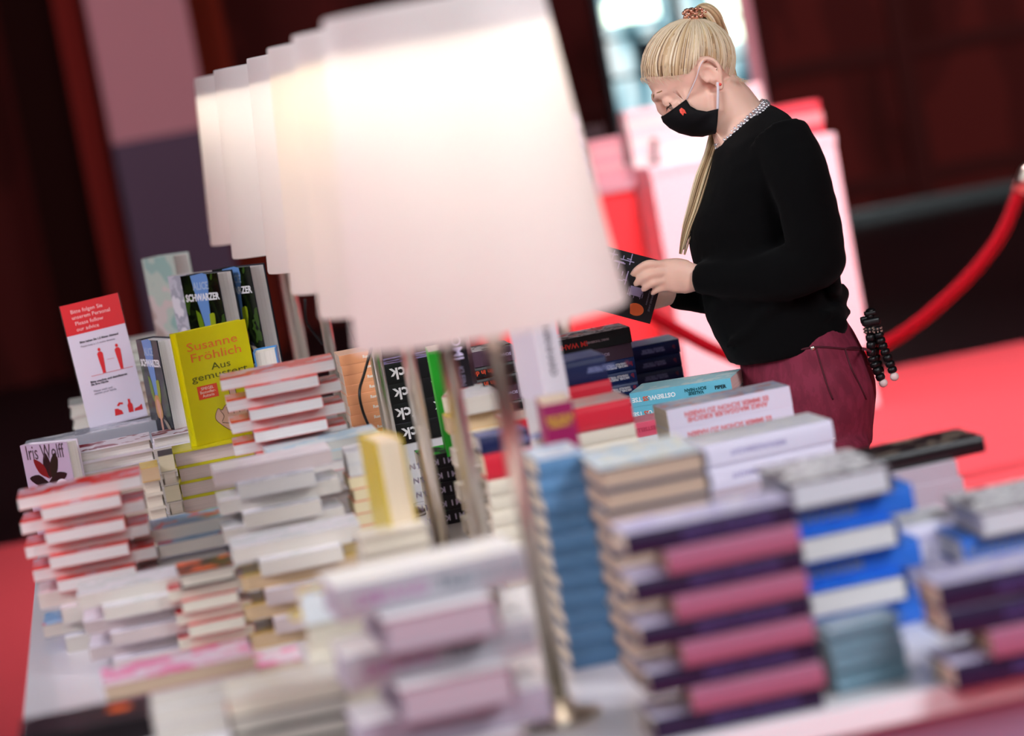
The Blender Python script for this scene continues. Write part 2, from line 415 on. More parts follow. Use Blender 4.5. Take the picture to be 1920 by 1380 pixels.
# kind: (L, W, T, hard, edge colour, spine colour, front colours, page colour, look, writing)
# writing: list of (text, size, colour, x along spine, upside down)
KIND = {
 'red':    (.207, .132, .0200, 0, 'e83a34', 'c8383c', ['f04034', 'f04034', 'e9c9d6'], 'f0ecec', 'red paperback', None),
 'white':  (.205, .130, .026, 0, 'f0eef2', 'e9e6ee', ['f2f0f6', 'f6f4fa', 'dfe6e6'], 'e2dcd4', 'white paperback', None),
 'cream':  (.200, .128, .025, 1, 'd9cfc0', 'e3dac8', ['f4efe4', 'ece4d4'], 'e6dccb', 'cream hardcover', None),
 'grey':   (.205, .130, .024, 0, 'cfd0d8', '9da3ae', ['c8ccd6', 'aab0bc', 'e6e8ee'], 'dcdad8', 'grey paperback', None),
 'mauve':  (.200, .128, .024, 0, 'd9d2de', 'b8a9b6', ['efeaf4', 'f6f2fb'], 'd3c4c4', 'pale mauve paperback', None),
 'yellow': (.205, .130, .032, 1, 'd2c800', 'd8cc08', ['e0d40c', 'e8dc20'], 'e2cfc8', 'yellow hardcover', None),
 'tan':    (.200, .128, .025, 0, 'e3b93a', 'dcb040', ['e8c448', 'f0d060'], 'd9bd98', 'yellow-covered paperback', None),
 'redline':(.200, .128, .0195, 0, 'd8323c', 'e0484c', ['f0e6e0', 'd8323c'], 'e6dfd0', 'paperback with thin red cover', None),
 'orange': (.200, .128, .021, 0, 'f0603c', 'f09a68', ['f4b080', 'f08850'], 'efe0b8', 'orange-covered paperback', None),
 'peach':  (.195, .125, .020, 0, 'f0a070', 'f2a878', ['f6c8a8'], 'f2dcc8', 'peach-coloured paperback', [('Roman', .008, 'fff4e6', .02, 0)]),
 'sky':    (.205, .132, .016, 0, '9fd0ea', '84bcdc', ['b8e0f4', 'dff2fa'], 'cfd2cf', 'thin light blue paperback', None),
 'flower': (.205, .132, .022, 1, 'e8e2ea', 'e0d8e4', ['f2eef6', 'f2eef6', '8a2030'], 'e8e4e0', 'white hardcover with dark red motif', None),
 'blackpb':(.200, .130, .030, 0, '3a3030', '241c20', ['28201e', '30282a'], 'e6dcbc', 'thin-covered dark paperback', None),
 'blackor':(.200, .130, .024, 1, '2a2022', '241c20', ['28201e', '30282a', 'f06a30'], 'd8d0c4', 'black hardcover with orange marks', None),
 'pink':   (.210, .135, .024, 0, 'c65aa0', 'e8a8d0', ['f8dcee', 'fbe8f4', 'ff6fb4'], 'cdb49c', 'pale pink paperback with bright pink pattern', None),
 'blured': (.205, .132, .022, 0, '2a5a9c', '2a5c9c', ['e8405c', 'a8d0ec', '78b4e0'], 'd6d0c8', 'blue and red patterned paperback', None),
 'box':    (.230, .140, .040, 1, 'cfc4ce', 'a6a2aa', ['f4f2f2', 'fbf8f0'], 'bcb2c0', 'thick white hardcover', [('DIE', .022, 'a06a98', -.078, 0), ('HAND', .022, 'b080a4', -.036, 0), ('TILL', .021, '5c6a74', .025, 0), ('RAETHER', .019, '8a929c', .078, 0)]),
 'boxdk':  (.230, .140, .040, 1, 'a08090', 'a498a8', ['ece8ea'], 'b8aebc', 'thick mauve hardcover', None),
 'cyan':   (.205, .132, .030, 0, '9fd9ea', '6cc0d8', ['a8e4f0', 'a8e4f0', 'd8f4f8'], 'ffd8d4', 'light blue paperback', [('OSTBEWU', .0125, 'f2fbff', -.040, 1), ('SS', .0125, 'e8582c', -.0715, 1), ('TSE', .0125, 'f2fbff', -.0895, 1), ('PIPER', .0095, '14343c', .080, 0), ('VALERIE\nSCHÖNIAN', .0085, '18606c', .030, 1)]),
 'whred':  (.225, .140, .033, 0, 'eae6f6', 'ece6fa', ['f2eefc', 'f0ecfa', 'd4dcf8', 'f4b0b0'], 'f4ead4', 'lavender paperback with red lettering', [('ANKE MAGGAUER KIRSCHE\nES IMMER SCHON ZU HABEN', .0118, 'e87880', -.005, 1)]),
 'laven':  (.215, .138, .037, 1, 'e8e6f4', 'dcd6ea', ['fdfcff', 'f2f2fb'], 'e9e2ee', 'thick white-lavender hardcover', [('MEINUNGSMACHT', .011, 'a8a0c8', -.02, 1)]),
 'navy':   (.210, .135, .0265, 1, '16295c', '16306e', ['2a2f60', '9890c0'], 'd8d0d0', 'navy blue hardcover', [('MICHEL FRIEDMAN\nHARALD WELZER', .0062, 'e8ecf8', .060, 1), ('b', .013, 'b03048', .094, 1), ('ZEITENWENDE', .009, 'b04040', -.035, 1)]),
 'darknav':(.200, .135, .0270, 1, '141c3c', '1a2350', ['8a90b8', '6c74a4'], 'c8c0c4', 'dark navy hardcover', [('MICHEL FRIEDMAN\nHARALD WELZER', .0060, '7880b0', .04, 1), ('b', .012, '803048', .086, 1)]),
 'wahn':   (.210, .135, .034, 0, '1c1618', '181316', ['e84848', 'f4f0f0', '281c20', 'f4f0f0'], 'd8c8c8', 'black paperback with red lettering', [('IM WAHN', .0150, 'e8342c', -.025, 1), ('MARC THOERNER', .006, 'a08890', .03, 1)]),
 'klug':   (.205, .132, .032, 0, '6a4a5c', '5c4254', ['f4f2f4', 'f8f8fa', '1c1c20'], 'd8ccd0', 'plum-coloured paperback with glossy white and black cover', [('RIOT', .015, 'f06428', -.05, 1), ('SCHAU', .008, 'c8b8d8', .04, 1)]),
 'berlin': (.205, .132, .024, 1, '241c1c', '1e181a', ['e8503c', 'f0c040', 'f4f0ea'], 'e6dcc8', 'black hardcover with orange-red lettering', [('Berlin in der', .013, 'e8502c', 0, 1), ]),
 'ck':     (.190, .130, .038, 0, '0c0c0e', '0e0e12', ['2a2430', 'a8a0e0'], 'f0ece4', 'black paperback with white lettering', [("f*ck", .034, 'f4f2f4', -.028, 1), ("jack", .034, 'f4f2f4', .050, 1)]),
 'klein':  (.190, .130, .025, 0, '1a1420', '18121c', ['1c1622', '34e038'], 'f0e8d8', 'black paperback with pale block lettering', [('N A O M I  K L E I N', .0150, 'd8ccec', -.02, 1)]),
 'scrib':  (.195, .130, .026, 0, 'f2eeea', 'f0ebe6', ['faf8f6', 'e05070'], 'f0e4cc', 'white paperback with red stamp', [('L A S', .012, 'd83058', .0, 1)]),
 'bluebk': (.062, .150, .0, 1, '122c58', '5a88b4', ['d8ecfc', 'f4faff', 'b8dcf8'], 'efe0c8', 'small blue hardcover', None),  # dark edge colour paints in the shaded gaps between the books
 'beige':  (.205, .140, .0, 1, '30405c', '2c3c58', ['b8dcf6', 'f6fbff', 'f4f0d8', 'dff0fc'], 'c4aa98', 'blue-covered hardcover with beige pages', None),
 'purple': (.212, .140, .0, 1, '5a2a52', '281a3a', ['ece8f8', 'c8c0e8', 'dcd8f0'], 'e6dcc8', 'dark purple hardcover', [('RESTE WILDNIS', .016, '4c3c78', .02, 0)]),
 'crims':  (.205, .145, .0, 1, '985870', 'a2607c', ['d8a8bc', 'd898b4'], 'e6cda8', 'crimson-backed hardcover', None),
 'slab':   (.205, .135, .0, 1, '1a4a9c', '2a68c8', ['2c80f0', '3c94fa'], 'd4d2d4', 'thick bright blue hardcover', [('SCHWARM', .022, '7c88a4', -.035, 0)]),
 'slabtop':(.205, .135, .0, 1, '6a6068', '706a74', ['f0ecf0', 'c8c4cc', 'ffffff', '7a727c'], 'd0ced8', 'thick hardcover with pale lettering', None),
 'teal':   (.110, .080, .0062, 0, '41606a', '688898', ['b8c8d8', '9cb4c4'], '8090a0', 'thin grey-teal booklet', None),
 'redth':  (.205, .135, .042, 1, 'd02434', 'd8283c', ['e8b8b0', 'd8c8c0'], 'f0e0c0', 'thick bright red hardcover', None),
 'rose':   (.200, .130, .030, 0, 'ee5474', 'e85c78', ['ff8c9c', 'ff9cac'], 'f4d8d4', 'rose-pink paperback', [('BESTSELLER', .010, 'c83858', 0, 1)]),
 'pale':   (.200, .130, .028, 1, 'e8ece4', 'dde4dc', ['f0f4ec', 'e6eee8'], 'e6ebe0', 'pale green-white hardcover', None),
 'black':  (.235, .140, .030, 1, '181418', '141116', ['3a3438', '2c262a', '3a3438', 'a09080'], 'c4b8ac', 'black hardcover with small pale marks', None),
 'colour': (.190, .125, .030, 0, 'f0d020', 'f0f4f8', ['f0d020', 'd8e8f0', 'f08060'], 'f0dcc0', 'white paperback with yellow and orange dots', [('o', .03, 'f07050', .07, 0), ('o', .03, 'f0d020', -.06, 0)]),
}
ORD = ['topmost', 'second', 'third', 'fourth', 'fifth', 'sixth', 'seventh', 'eighth', 'ninth', 'tenth', 'eleventh', 'twelfth', 'thirteenth', 'fourteenth', 'fifteenth', 'sixteenth', 'seventeenth', 'eighteenth', 'nineteenth', 'twentieth']
def book_mats(k, edge, spine, front):
    fm = art(k + '_front', front, 9 if k == 'still' else 26, .3) if len(front) > 1 else mat(k + '_front', front[0], .3)
    return [mat(k + '_cover', edge, .45), fm, mat(k + '_spine', spine, .32)]
PROTO = {}
NB = 0
def book_proto(k, L=None, W=None, T=None):
    """first book of a kind and size; later ones copy it and its parts"""
    K = KIND[k]; L = L or K[0]; W = W or K[1]; T = T or K[2]
    key = (k, round(L, 4), round(W, 4), round(T, 5))
    if key in PROTO: return copy_tree(PROTO[key])
    hard = K[3]; root = empty('book')
    c, p = book_meshes(L, W, T, hard, book_mats(k, K[4], K[5], K[6]), pages_mat(K[7]))
    for nm, me in (('cover', c), ('page_block', p)):
        o = bpy.data.objects.new(nm, me); col.objects.link(o); o.parent = root
    b = .004 if hard else .0006
    for i, (s, size, cc, x, fl) in enumerate(K[9] or ()):
        m = mat('ink_' + cc, cc, .5)
        if fl == 3:      # lines set across an upright spine
            text('spine_lettering', s, size, m, root, Matrix(((0, -1, 0), (0, 0, -1), (1, 0, 0))).to_euler(), (x, -W / 2 - b - .0004, T / 2), bold=.0004, sp=.95)
        else:
            text('spine_lettering', s, min(size, T * .8) if '\n' not in s else size, m, root, (R(90), R(180 if fl else 0), 0), (x, -W / 2 - b - .0004, T / 2), bold=.0008 if k == 'ck' else .0004, sp=.85)
    PROTO[key] = root
    return root
def place_book(k, loc, yaw, label, group=None, L=None, W=None, T=None):
    global NB
    NB += 1
    o = book_proto(k, L, W, T)
    o.location = loc; o.rotation_euler = (0, 0, yaw)
    tag(o, label, 'book', group)
    return o
FACE = {'S': 0, 'F': 180, 'H': 90, 'h': -90}
VIS = {
 'pile behind the black and orange book': 3,
 'grey-white pile left of front lamp poles': 7,
 'orange-lined pile behind standing yellow book': 9,
 'tall red pile beside the yellow standing book': 8,
 'light blue pile near front lamp poles': 8,
 'yellow pile under the yellow standing book': 4,
 'cream pile left of yellow pile': 6,
 'black and cream pile touching yellow pile': 4,
 'white pile behind red pile': 6,
 'glossy grey pile under the notice': 2,
 'grey pile at far left table edge': 1,
 'pale pile farthest left': 3,
 'tall pale pile behind the notice': 3,
 'cream pile behind narrow standing book': 4,
 'upright portrait books': 0,
 'low pile under the yellow page-edge book': 2,
 'peach pile between the lamp poles': 8,
 'black pile between the lamp poles': 4,
 'dark pile between the nearest poles': 5,
 'bright red pile right of nearest pole': 3,
 'tall pile with navy spines': 6,
 'dark navy pile at far table edge': 3,
 'pile topped by blurred navy book': 2,
 'light blue pile before the woman': 2,
 'rose pile left of light blue pile': 2,
 'red-lettered lavender pile': 2,
 'thick lavender pile': 3,
 'blue pile at right frame edge': 2,
 'pale pile beside the red podium pile': 2,
}
def stack(px, py, s, seq, pattern, desc, yaw=0, L=None, W=None, H=None, zbase=TZ, jit=.0025, T=None, group=None, nmax=None, T0=None):
    """a pile on the table; (px, py) is the near left top corner of its topmost book, s the pixels per metre there.
    seq: kinds from the top down, the last one repeating; pattern: facing of each level from the top down, repeating"""
    c = px if isinstance(px, Vector) else at(px, py, s)
    px, py = (9, 9) if isinstance(px, Vector) else (px, py)
    rnd = random.Random(int(px * 7 + py))
    Z = c.z - zbase
    kinds = []
    h = 0
    flat = []
    for q in seq.split():
        nm, _, cnt = q.partition('*'); flat += [nm] * int(cnt or 1)
    i = 0
    def thick(k): return T or KIND[k][2]
    while True:
        k = flat[min(i, len(flat) - 1)]
        if h + thick(k) * .5 > Z and kinds: break
        kinds.append(k); h += thick(k); i += 1
    f = Z / h
    vis = VIS.get(desc, len(kinds))
    K0 = KIND[kinds[0]]
    L0, W0 = L or K0[0], W or K0[1]
    ex, ey = (L0, W0) if pattern[0] in 'SF' else (W0, L0)
    rot = Matrix.Rotation(yaw, 3, 'Z')
    ctr = c + rot @ Vector((ex / 2, ey / 2, 0))
    z = c.z
    n = len(kinds)
    for i, k in enumerate(kinds):
        t = thick(k) * f
        if i >= vis:
            bm = bmesh.new(); hh = z - zbase - .0002
            e1, e2 = (L0 - .01, W0 - .01) if pattern[0] in 'SF' else (W0 - .01, L0 - .01)
            box(bm, (0, 0, hh / 2), (e1, e2, hh), bev=.002)
            o = obj('display_riser', bm, mat('riser_board', 'e4e0e2', .6), loc=(ctr.x, ctr.y, zbase)); o.rotation_euler = (0, 0, yaw)
            tag(o, 'plain pale riser block under ' + desc, 'riser')
            break
        z -= t
        a = yaw + R(FACE[pattern[i % len(pattern)]]) + rnd.uniform(-.02, .02)
        l = L or KIND[k][0]; w_ = W or KIND[k][1]
        off = Vector((rnd.uniform(-jit, jit), rnd.uniform(-jit, jit), 0))
        if k == 'crims': l = .78 * l; off += Vector((.022, -.008, 0))
        lab = '%s, %s' % (KIND[k][8], (ORD[i] + ' in ' + desc) if i else 'topmost in ' + desc)
        if i == n - 1 and n > 2: lab = '%s, lowest in %s' % (KIND[k][8], desc)
        place_book(k, (ctr.x + off.x, ctr.y + off.y, z), a, lab, group or 'books in ' + desc, l, w_, t)
    return ctr
def stand(k, px, py, s, yaw, label, L=None, W=None, T=None, lean=0, roll=0, riser=False, z=None):
    """an upright book; (px, py) is the middle of its lower edge"""
    K = KIND[k]; L = L or K[0]
    o = book_proto(k, L, W, T)
    global NB
    NB += 1
    p = at(px, py, s)
    if z is not None: p.z = z
    up = Matrix(((0, 1, 0), (0, 0, -1), (-1, 0, 0)))      # columns: x->-z, y->x, z->-y
    m = Matrix.Rotation(yaw, 3, 'Z') @ Matrix.Rotation(lean, 3, 'X') @ Matrix.Rotation(roll, 3, 'Y') @ up
    o.rotation_euler = m.to_euler()
    q = m @ Vector((-L / 2, 0, 0))
    o.location = p + q
    tag(o, label, 'book')
    if riser and p.z > TZ + .01:
        th = T or K[2]; mid = p + m @ Vector((0, 0, th / 2)); hh = p.z - TZ - .0004
        bm = bmesh.new(); box(bm, (0, 0, hh / 2), ((W or K[1]) * .9, th * 1.0, hh), bev=.002)
        b = obj('display_riser', bm, mat('riser_board', 'e4e0e2', .6), loc=(mid.x, mid.y, TZ)); b.rotation_euler = (0, 0, yaw)
        tag(b, 'plain pale riser block under the ' + label.split(' standing')[0].split(' upright')[0].split(',')[0], 'riser')
    return o

# left column, table edge
stack(30, 936, 1136, 'red*8 white white blured white white', 'FH', 'red pile at left table edge', yaw=R(-1))
stack(145, 1118, 1201, 'white white mauve*3', 'FH', 'white pile in front of red pile', yaw=R(-1), T=.022)
stack(332, 1078, 1215, 'blackor redline', 'FH', 'pile with red cover lines', L=.088, W=.12)
stack(250, 1001, 1110, 'blured blured white', 'FH', 'pile behind the black and orange book')
stack(435, 1030, 1212, 'white white tan mauve tan mauve tan', 'FH', 'white and yellow pile', T=.024)
stack(400, 886, 1130, 'mauve grey white', 'FH', 'grey-white pile left of front lamp poles', T=.024)
stack(646, 850, 1120, 'grey grey orange', 'F', 'orange-lined pile behind standing yellow book', T=.021, L=.088, W=.10)
stack(415, 713, 1050, 'red*9 sky grey', 'FH', 'tall red pile beside the yellow standing book', yaw=R(-1.5))
stack(500, 850, 1078, 'sky sky red grey', 'F', 'light blue pile near front lamp poles', L=.2, T=.018)
ys = stack(325, 850, 985, 'yellow', 'F', 'yellow pile under the yellow standing book', yaw=R(0), L=.2)
stack(262, 880, 1010, 'tan cream cream', 'F', 'cream pile left of yellow pile', L=.034, W=.11)
stack(297, 856, 1004, 'blackpb cream blackpb cream', 'F', 'black and cream pile touching yellow pile', L=.028, W=.10)
stack(118, 854, 985, 'flower flower white cream', 'FF', 'white pile behind red pile', L=.17)
stack(284, 822, 930, 'flower white', 'F', 'low white pile left of yellow standing book', L=.18, W=.12)
GREYPILE = stack(140, 818, 905, 'grey', 'S', 'glossy grey pile under the notice', L=.182, T=.026)
stack(45, 838, 900, 'grey grey white', 'S', 'grey pile at far left table edge', L=.115, T=.022, W=.12)
stack(130, 762, 800, 'pale', 'H', 'pale pile farthest left', T=.026)
stack(235, 640, 770, 'pale', 'F', 'tall pale pile behind the notice', L=.20, T=.026)
stack(255, 695, 820, 'pale cream', 'F', 'cream pile behind narrow standing book', L=.19, T=.026)
# under the standing photo books
stack(345, 748, 912, 'white', 'F', 'upright portrait books', L=.24, W=.42, T=.03)
stack(283, 828, 940, 'cream', 'H', 'cream pile under narrow standing book', L=.11, W=.08, T=.03) if 0 else None
# near left
stack(195, 1286, 1390, 'pink white', 'F', 'pink pile at the front left', yaw=R(1.5))
stack(440, 1262, 1330, 'pink redline', 'F', 'second pink pile at the front', yaw=R(1), L=.1, W=.11)
stack(425, 1312, 1530, 'cream blackor', 'F', 'grey-cream pile at bottom edge', L=.15)
stack(560, 1122, 1440, 'colour cream', 'SH', 'colourful pile behind the thick white books', L=.1, W=.1, T=.035)
stack(622, 1104, 1590, 'box boxdk box boxdk', 'SH', 'thick white pile at front centre', yaw=R(3.5), L=.235, W=.135)
stack(672, 1010, 1330, 'cream', 'F', 'low pile under the yellow page-edge book', L=.1, W=.08)
# between and behind the poles
stack(636, 668, 958, 'peach', 'S', 'peach pile between the lamp poles', L=.075, W=.12)
stack(660, 710, 1000, 'cream', 'F', 'cream pile beside the peach pile', L=.05, W=.1) if 0 else None
stack(690, 690, 950, 'ck', 'S', 'black pile between the lamp poles', L=.19, W=.13)
stack(792, 858, 1010, 'klein', 'S', 'dark lettered pile behind second lamp pole', L=.12)
stack(828, 745, 1050, 'scrib klein scrib', 'H', 'white stamped pile behind second lamp pole', L=.13, W=.065, T=.05, yaw=R(-12))
stack(850, 668, 945, 'klug berlin berlin klug berlin', 'S', 'dark pile between the nearest poles', L=.12)
stack(862, 748, 1090, 'white tan cream', 'HF', 'cream pile left of nearest pole', L=.12, W=.07, T=.03)
stack(898, 822, 1180, 'darknav redth cream', 'S', 'small mixed pile left of nearest pole', L=.08, W=.08)
stack(948, 792, 1130, 'redth cream', 'S', 'bright red pile right of nearest pole', L=.215)
# right rear
stack(1000, 648, 905, 'wahn klug navy', 'S', 'tall pile with navy spines', L=.205, yaw=R(0))
stack(1100, 668, 872, 'darknav', 'S', 'dark navy pile at far table edge', L=.2, yaw=R(-3))
stack(1030, 685, 1085, 'darknav redth', 'S', 'pile topped by blurred navy book', L=.10, T=.042)
stack(1178, 738, 955, 'cyan cyan rose', 'S', 'light blue pile before the woman', yaw=R(-22), L=.205)
stack(1160, 800, 1010, 'rose white', 'S', 'rose pile left of light blue pile', yaw=R(0), L=.1, W=.1)
stack(1250, 770, 1075, 'whred', 'S', 'red-lettered lavender pile', L=.226, W=.115, yaw=R(2))
stack(1318, 836, 1180, 'laven laven mauve', 'S', 'thick lavender pile', L=.215, yaw=R(2))
# right front
stack(1004, 866, 1390, 'bluebk', 'S', 'narrow blue pile beside nearest pole', T=.0255, L=.068, W=.15)
stack(1122, 882, 1450, 'beige', 'H', 'beige-paged pile with light blue top', T=.0295, L=.205, W=.14, yaw=R(-1))
stack(1166, 1004, 1590, 'purple crims purple crims purple crims purple crims purple crims purple crims', 'S', 'purple and crimson pile', T=.0270, L=.210, W=.105)
stack(1480, 908, 1440, 'slabtop slab', 'HS', 'bright blue pile', T=.036, L=.2, W=.135)
stack(1548, 1185, 1560, 'teal', 'S', 'stack of thin teal booklets', L=.095, W=.07, yaw=R(6), jit=.005)
stack(1838, 962, 1450, 'slabtop slab', 'HS', 'blue pile at right frame edge', T=.04, L=.19, W=.14)
stack(1762, 1098, 1600, 'purple purple crims purple crims purple crims', 'S', 'purple pile at right frame edge', T=.03, L=.215, W=.11)
stack(1625, 882, 1230, 'black mauve', 'S', 'pile topped by long black book', L=.2, T=.026) if 0 else None
BP = stack(1650, 892, 1240, 'mauve', 'S', 'mauve pile under the long black book', L=.125, T=.026, W=.13)
place_book('black', (BP.x + .005, BP.y + .01, BP.z), R(3), 'black hardcover with small pale marks lying on top of the mauve pile', None, .21, .12, .027)
stack(1690, 990, 1400, 'laven', 'S', 'lavender pile between the blue piles', L=.085, W=.12, T=.035)
# ================================================================ the woman
DW = F / 940
RW = Matrix.Rotation(-PSI, 3, 'Z')
gw = at(1490, 690, 940)
PW = Vector((gw.x, gw.y, 0))
def PL(px, py, b=0.0):
    """picture point -> figure's own frame (x along its front-back, y away from the camera), b metres behind its middle"""
    return RW.inverted() @ (at(px, py, F / (DW + b)) - PW)
def vadd(p, x=0, y=0, z=0): return Vector((p.x + x, p.y + y, p.z + z))
def remesh(o, vox, smooth=4, fac=.5):
    m = o.modifiers.new('Remesh', 'REMESH'); m.mode = 'VOXEL'; m.voxel_size = vox; m.use_smooth_shade = True
    if smooth:
        s = o.modifiers.new('Smooth', 'SMOOTH'); s.factor = fac; s.iterations = smooth
    dg = bpy.context.evaluated_depsgraph_get()
    me = bpy.data.meshes.new_from_object(o.evaluated_get(dg))
    mats = [x for x in o.data.materials]
    o.modifiers.clear(); o.data = me
    me.materials.clear()
    for x in mats: me.materials.append(x)
    for p in me.polygons: p.use_smooth = True
    return o
def fig_mats():
    sk = mat('skin', 'efc2ae', .5, spec=.35)
    b = sk.node_tree.nodes['Principled BSDF']
    b.inputs['Subsurface Weight'].default_value = .25
    b.inputs['Subsurface Radius'].default_value = (.012, .005, .003); b.inputs['Subsurface Scale'].default_value = 1
    return sk
SKIN = fig_mats()
KNIT = mat('black_knit', '040405', .9, spec=.1)
def knit():
    nt = KNIT.node_tree; nz = nt.nodes.new('ShaderNodeTexNoise'); nz.inputs['Scale'].default_value = 500
    bp = nt.nodes.new('ShaderNodeBump'); bp.inputs['Strength'].default_value = .3; bp.inputs['Distance'].default_value = .002
    nt.links.new(nz.outputs[0], bp.inputs['Height']); nt.links.new(bp.outputs[0], nt.nodes['Principled BSDF'].inputs['Normal'])
    KNIT.node_tree.nodes['Principled BSDF'].inputs['Sheen Weight'].default_value = .03
knit()
DENIM = art('burgundy_denim', ['6e1c34', '762038', '7e243e'], 60, .8, (1, 1, .4), 4)

fig = empty('person', (PW.x, PW.y, 0), -PSI)
tag(fig, 'blonde woman in black sweater and face mask reading a book at the table', 'person')

# ---- head frame: origin at the ear canal, face towards -x
PH = R(27)
HE = PL(1329, 141, 0)
RH = Matrix.Rotation(PH, 3, 'Y').transposed() if 0 else Matrix(((math.cos(PH), 0, -math.sin(PH)), (0, 1, 0), (math.sin(PH), 0, math.cos(PH))))
def HD(x, y, z): return HE + RH @ Vector((x, y, z))
YC = 0.0     # middle plane of the head
def HF(x, y, z):
    t = max(0, min(1, -x / .06)) * max(0, min(1, (z + .035) / .04)); return HD(x - .017 * t, y, z)

def bodymesh():
    bm = bmesh.new()
    # cranium, face mass, jaw
    ball(bm, HD(-.017, YC, .040), (.093, .074, .083), 24, 18, RH)
    ball(bm, HF(-.030, YC, .018), (.068, .064, .072), 24, 18, RH)
    ball(bm, HF(-.045, YC, -.028), (.060, .058, .066), 24, 18, RH)
    ball(bm, HF(-.064, YC, -.072), (.030, .030, .028), 20, 14, RH)     # chin
    tube(bm, [HF(-.012, YC - .048, -.030), HF(-.028, YC - .046, -.058), HF(-.060, YC - .024, -.082)], [.017, .018, .016])
    tube(bm, [HF(-.012, YC + .048, -.030), HF(-.028, YC + .046, -.058), HF(-.060, YC + .024, -.082)], [.017, .018, .016])
    ball(bm, HF(-.045, YC, -.055), (.045, .042, .035), 20, 14, RH)
    # brow, nose, lips
    tube(bm, [HF(-.062, YC - .044, .026), HF(-.086, YC - .026, .032), HF(-.094, YC, .028), HF(-.086, YC + .026, .032), HF(-.062, YC + .044, .026)], [.008, .011, .010, .011, .008])
    tube(bm, [HF(-.094, YC, .020), HF(-.101, YC, .004), HF(-.107, YC, -.020)], [.008, .0078, .009])
    ball(bm, HF(-.105, YC, -.028), (.010, .011, .009))
    for sy in (-1, 1):
        ball(bm, HF(-.098, YC + sy * .011, -.030), (.010, .007, .007))
        ball(bm, HF(-.070, YC + sy * .036, -.016), (.024, .020, .018))      # cheek
        ball(bm, HF(-.079, YC + sy * .030, .008), (.0135, .0150, .0125))       # eyeball under the closed lid
    ball(bm, HF(-.101, YC, -.050), (.009, .024, .006)); ball(bm, HF(-.099, YC, -.059), (.009, .020, .006))
    # ears
    for sy in (-1, 1):
        y = YC + sy * .071
        rim = [(-.014, y, -.006), (-.017, y + sy * .004, .014), (-.008, y + sy * .008, .030), (.008, y + sy * .011, .034), (.020, y + sy * .012, .022), (.020, y + sy * .011, .002), (.010, y + sy * .007, -.016), (.000, y + sy * .003, -.030), (-.008, y + sy * .001, -.026)]
        tube(bm, spline([HD(*p) for p in rim], 4), [.0042, .0044, .0046, .0046, .0044, .0044, .0046, .0060, .0045], 8)
        tube(bm, spline([HD(-.004, y + sy * .003, .022), HD(.008, y + sy * .007, .016), HD(.007, y + sy * .006, -.004), HD(-.004, y + sy * .004, -.013)], 4), .0034, 8)
        ball(bm, HD(.002, y - sy * .002, .004), (.019, .005, .027), 16, 12, RH)
        ball(bm, HD(-.014, y + sy * .003, -.003), (.004, .004, .006))
    # neck
    ring = []
    neck = [(PL(1343, 160), .042, .050), (PL(1362, 190), .050, .053), (PL(1380, 220), .054, .056), (PL(1396, 245), .062, .075), (PL(1404, 285), .072, .11), (PL(1415, 340), .09, .13)]
    for p, a, b in neck:
        ring.append([Vector((p.x + a * math.cos(t) , b * math.sin(t), p.z + .35 * a * math.cos(t))) for t in [2 * math.pi * k / 24 for k in range(24)]])
    loft(bm, ring)
    # trunk under the clothes
    tr = []
    for x0, y0, x1, y1, b in ((1350, 300, 1500, 262, .15), (1330, 350, 1515, 310, .16), (1318, 430, 1520, 400, .145), (1352, 560, 1520, 525, .11), (1410, 672, 1560, 645, .12), (1430, 760, 1595, 740, .14), (1445, 840, 1590, 820, .13)):
        a, c = PL(x0, y0), PL(x1, y1); m = (a + c) / 2; r = (c - a).length / 2
        ax = (c - a).normalized()
        tr.append([m + ax * r * math.cos(t) + Vector((0, b * math.sin(t), 0)) for t in [2 * math.pi * k / 24 for k in range(24)]])
    loft(bm, tr)
    # legs to the floor
    hip = PL(1515, 800)
    for sy, dx in ((-1, 0), (1, -.02)):
        y = sy * .085
        tube(bm, [(hip.x, y, .78), (hip.x - .01 + dx, y, .66), (hip.x - .01 + dx, y, .46), (hip.x + .01 + dx, y, .30), (hip.x + .01 + dx, y, .10)], [.088, .078, .052, .050, .035], 16)
        tube(bm, [(hip.x + .03 + dx, y, .060), (hip.x - .04 + dx, y, .056), (hip.x - .14 + dx, y, .045)], [.034, .032, .024], 14)
    # near (left) arm
    A = [PL(1478, 262, -.165), PL(1512, 380, -.19), PL(1535, 495, -.19)]
    tube(bm, A, [.045, .040, .036], 14)
    Wn = PL(1312, 521, -.09)
    tube(bm, [A[2], PL(1430, 520, -.14), PL(1340, 519, -.10), Wn], [.036, .034, .026, .0235], 14)
    # far arm
    Bf = [PL(1455, 262, .165), PL(1480, 380, .19), PL(1495, 490, .19)]
    tube(bm, Bf, [.045, .040, .036], 14)
    tube(bm, [Bf[2], PL(1380, 530, .14), PL(1268, 548, .06)], [.036, .034, .024], 14)
    return bm
def hand(bm, P, th):
    """P: wrist, four fingers as lists of three to four joints (pixel x, y, depth)"""
    pass
bm = bodymesh()
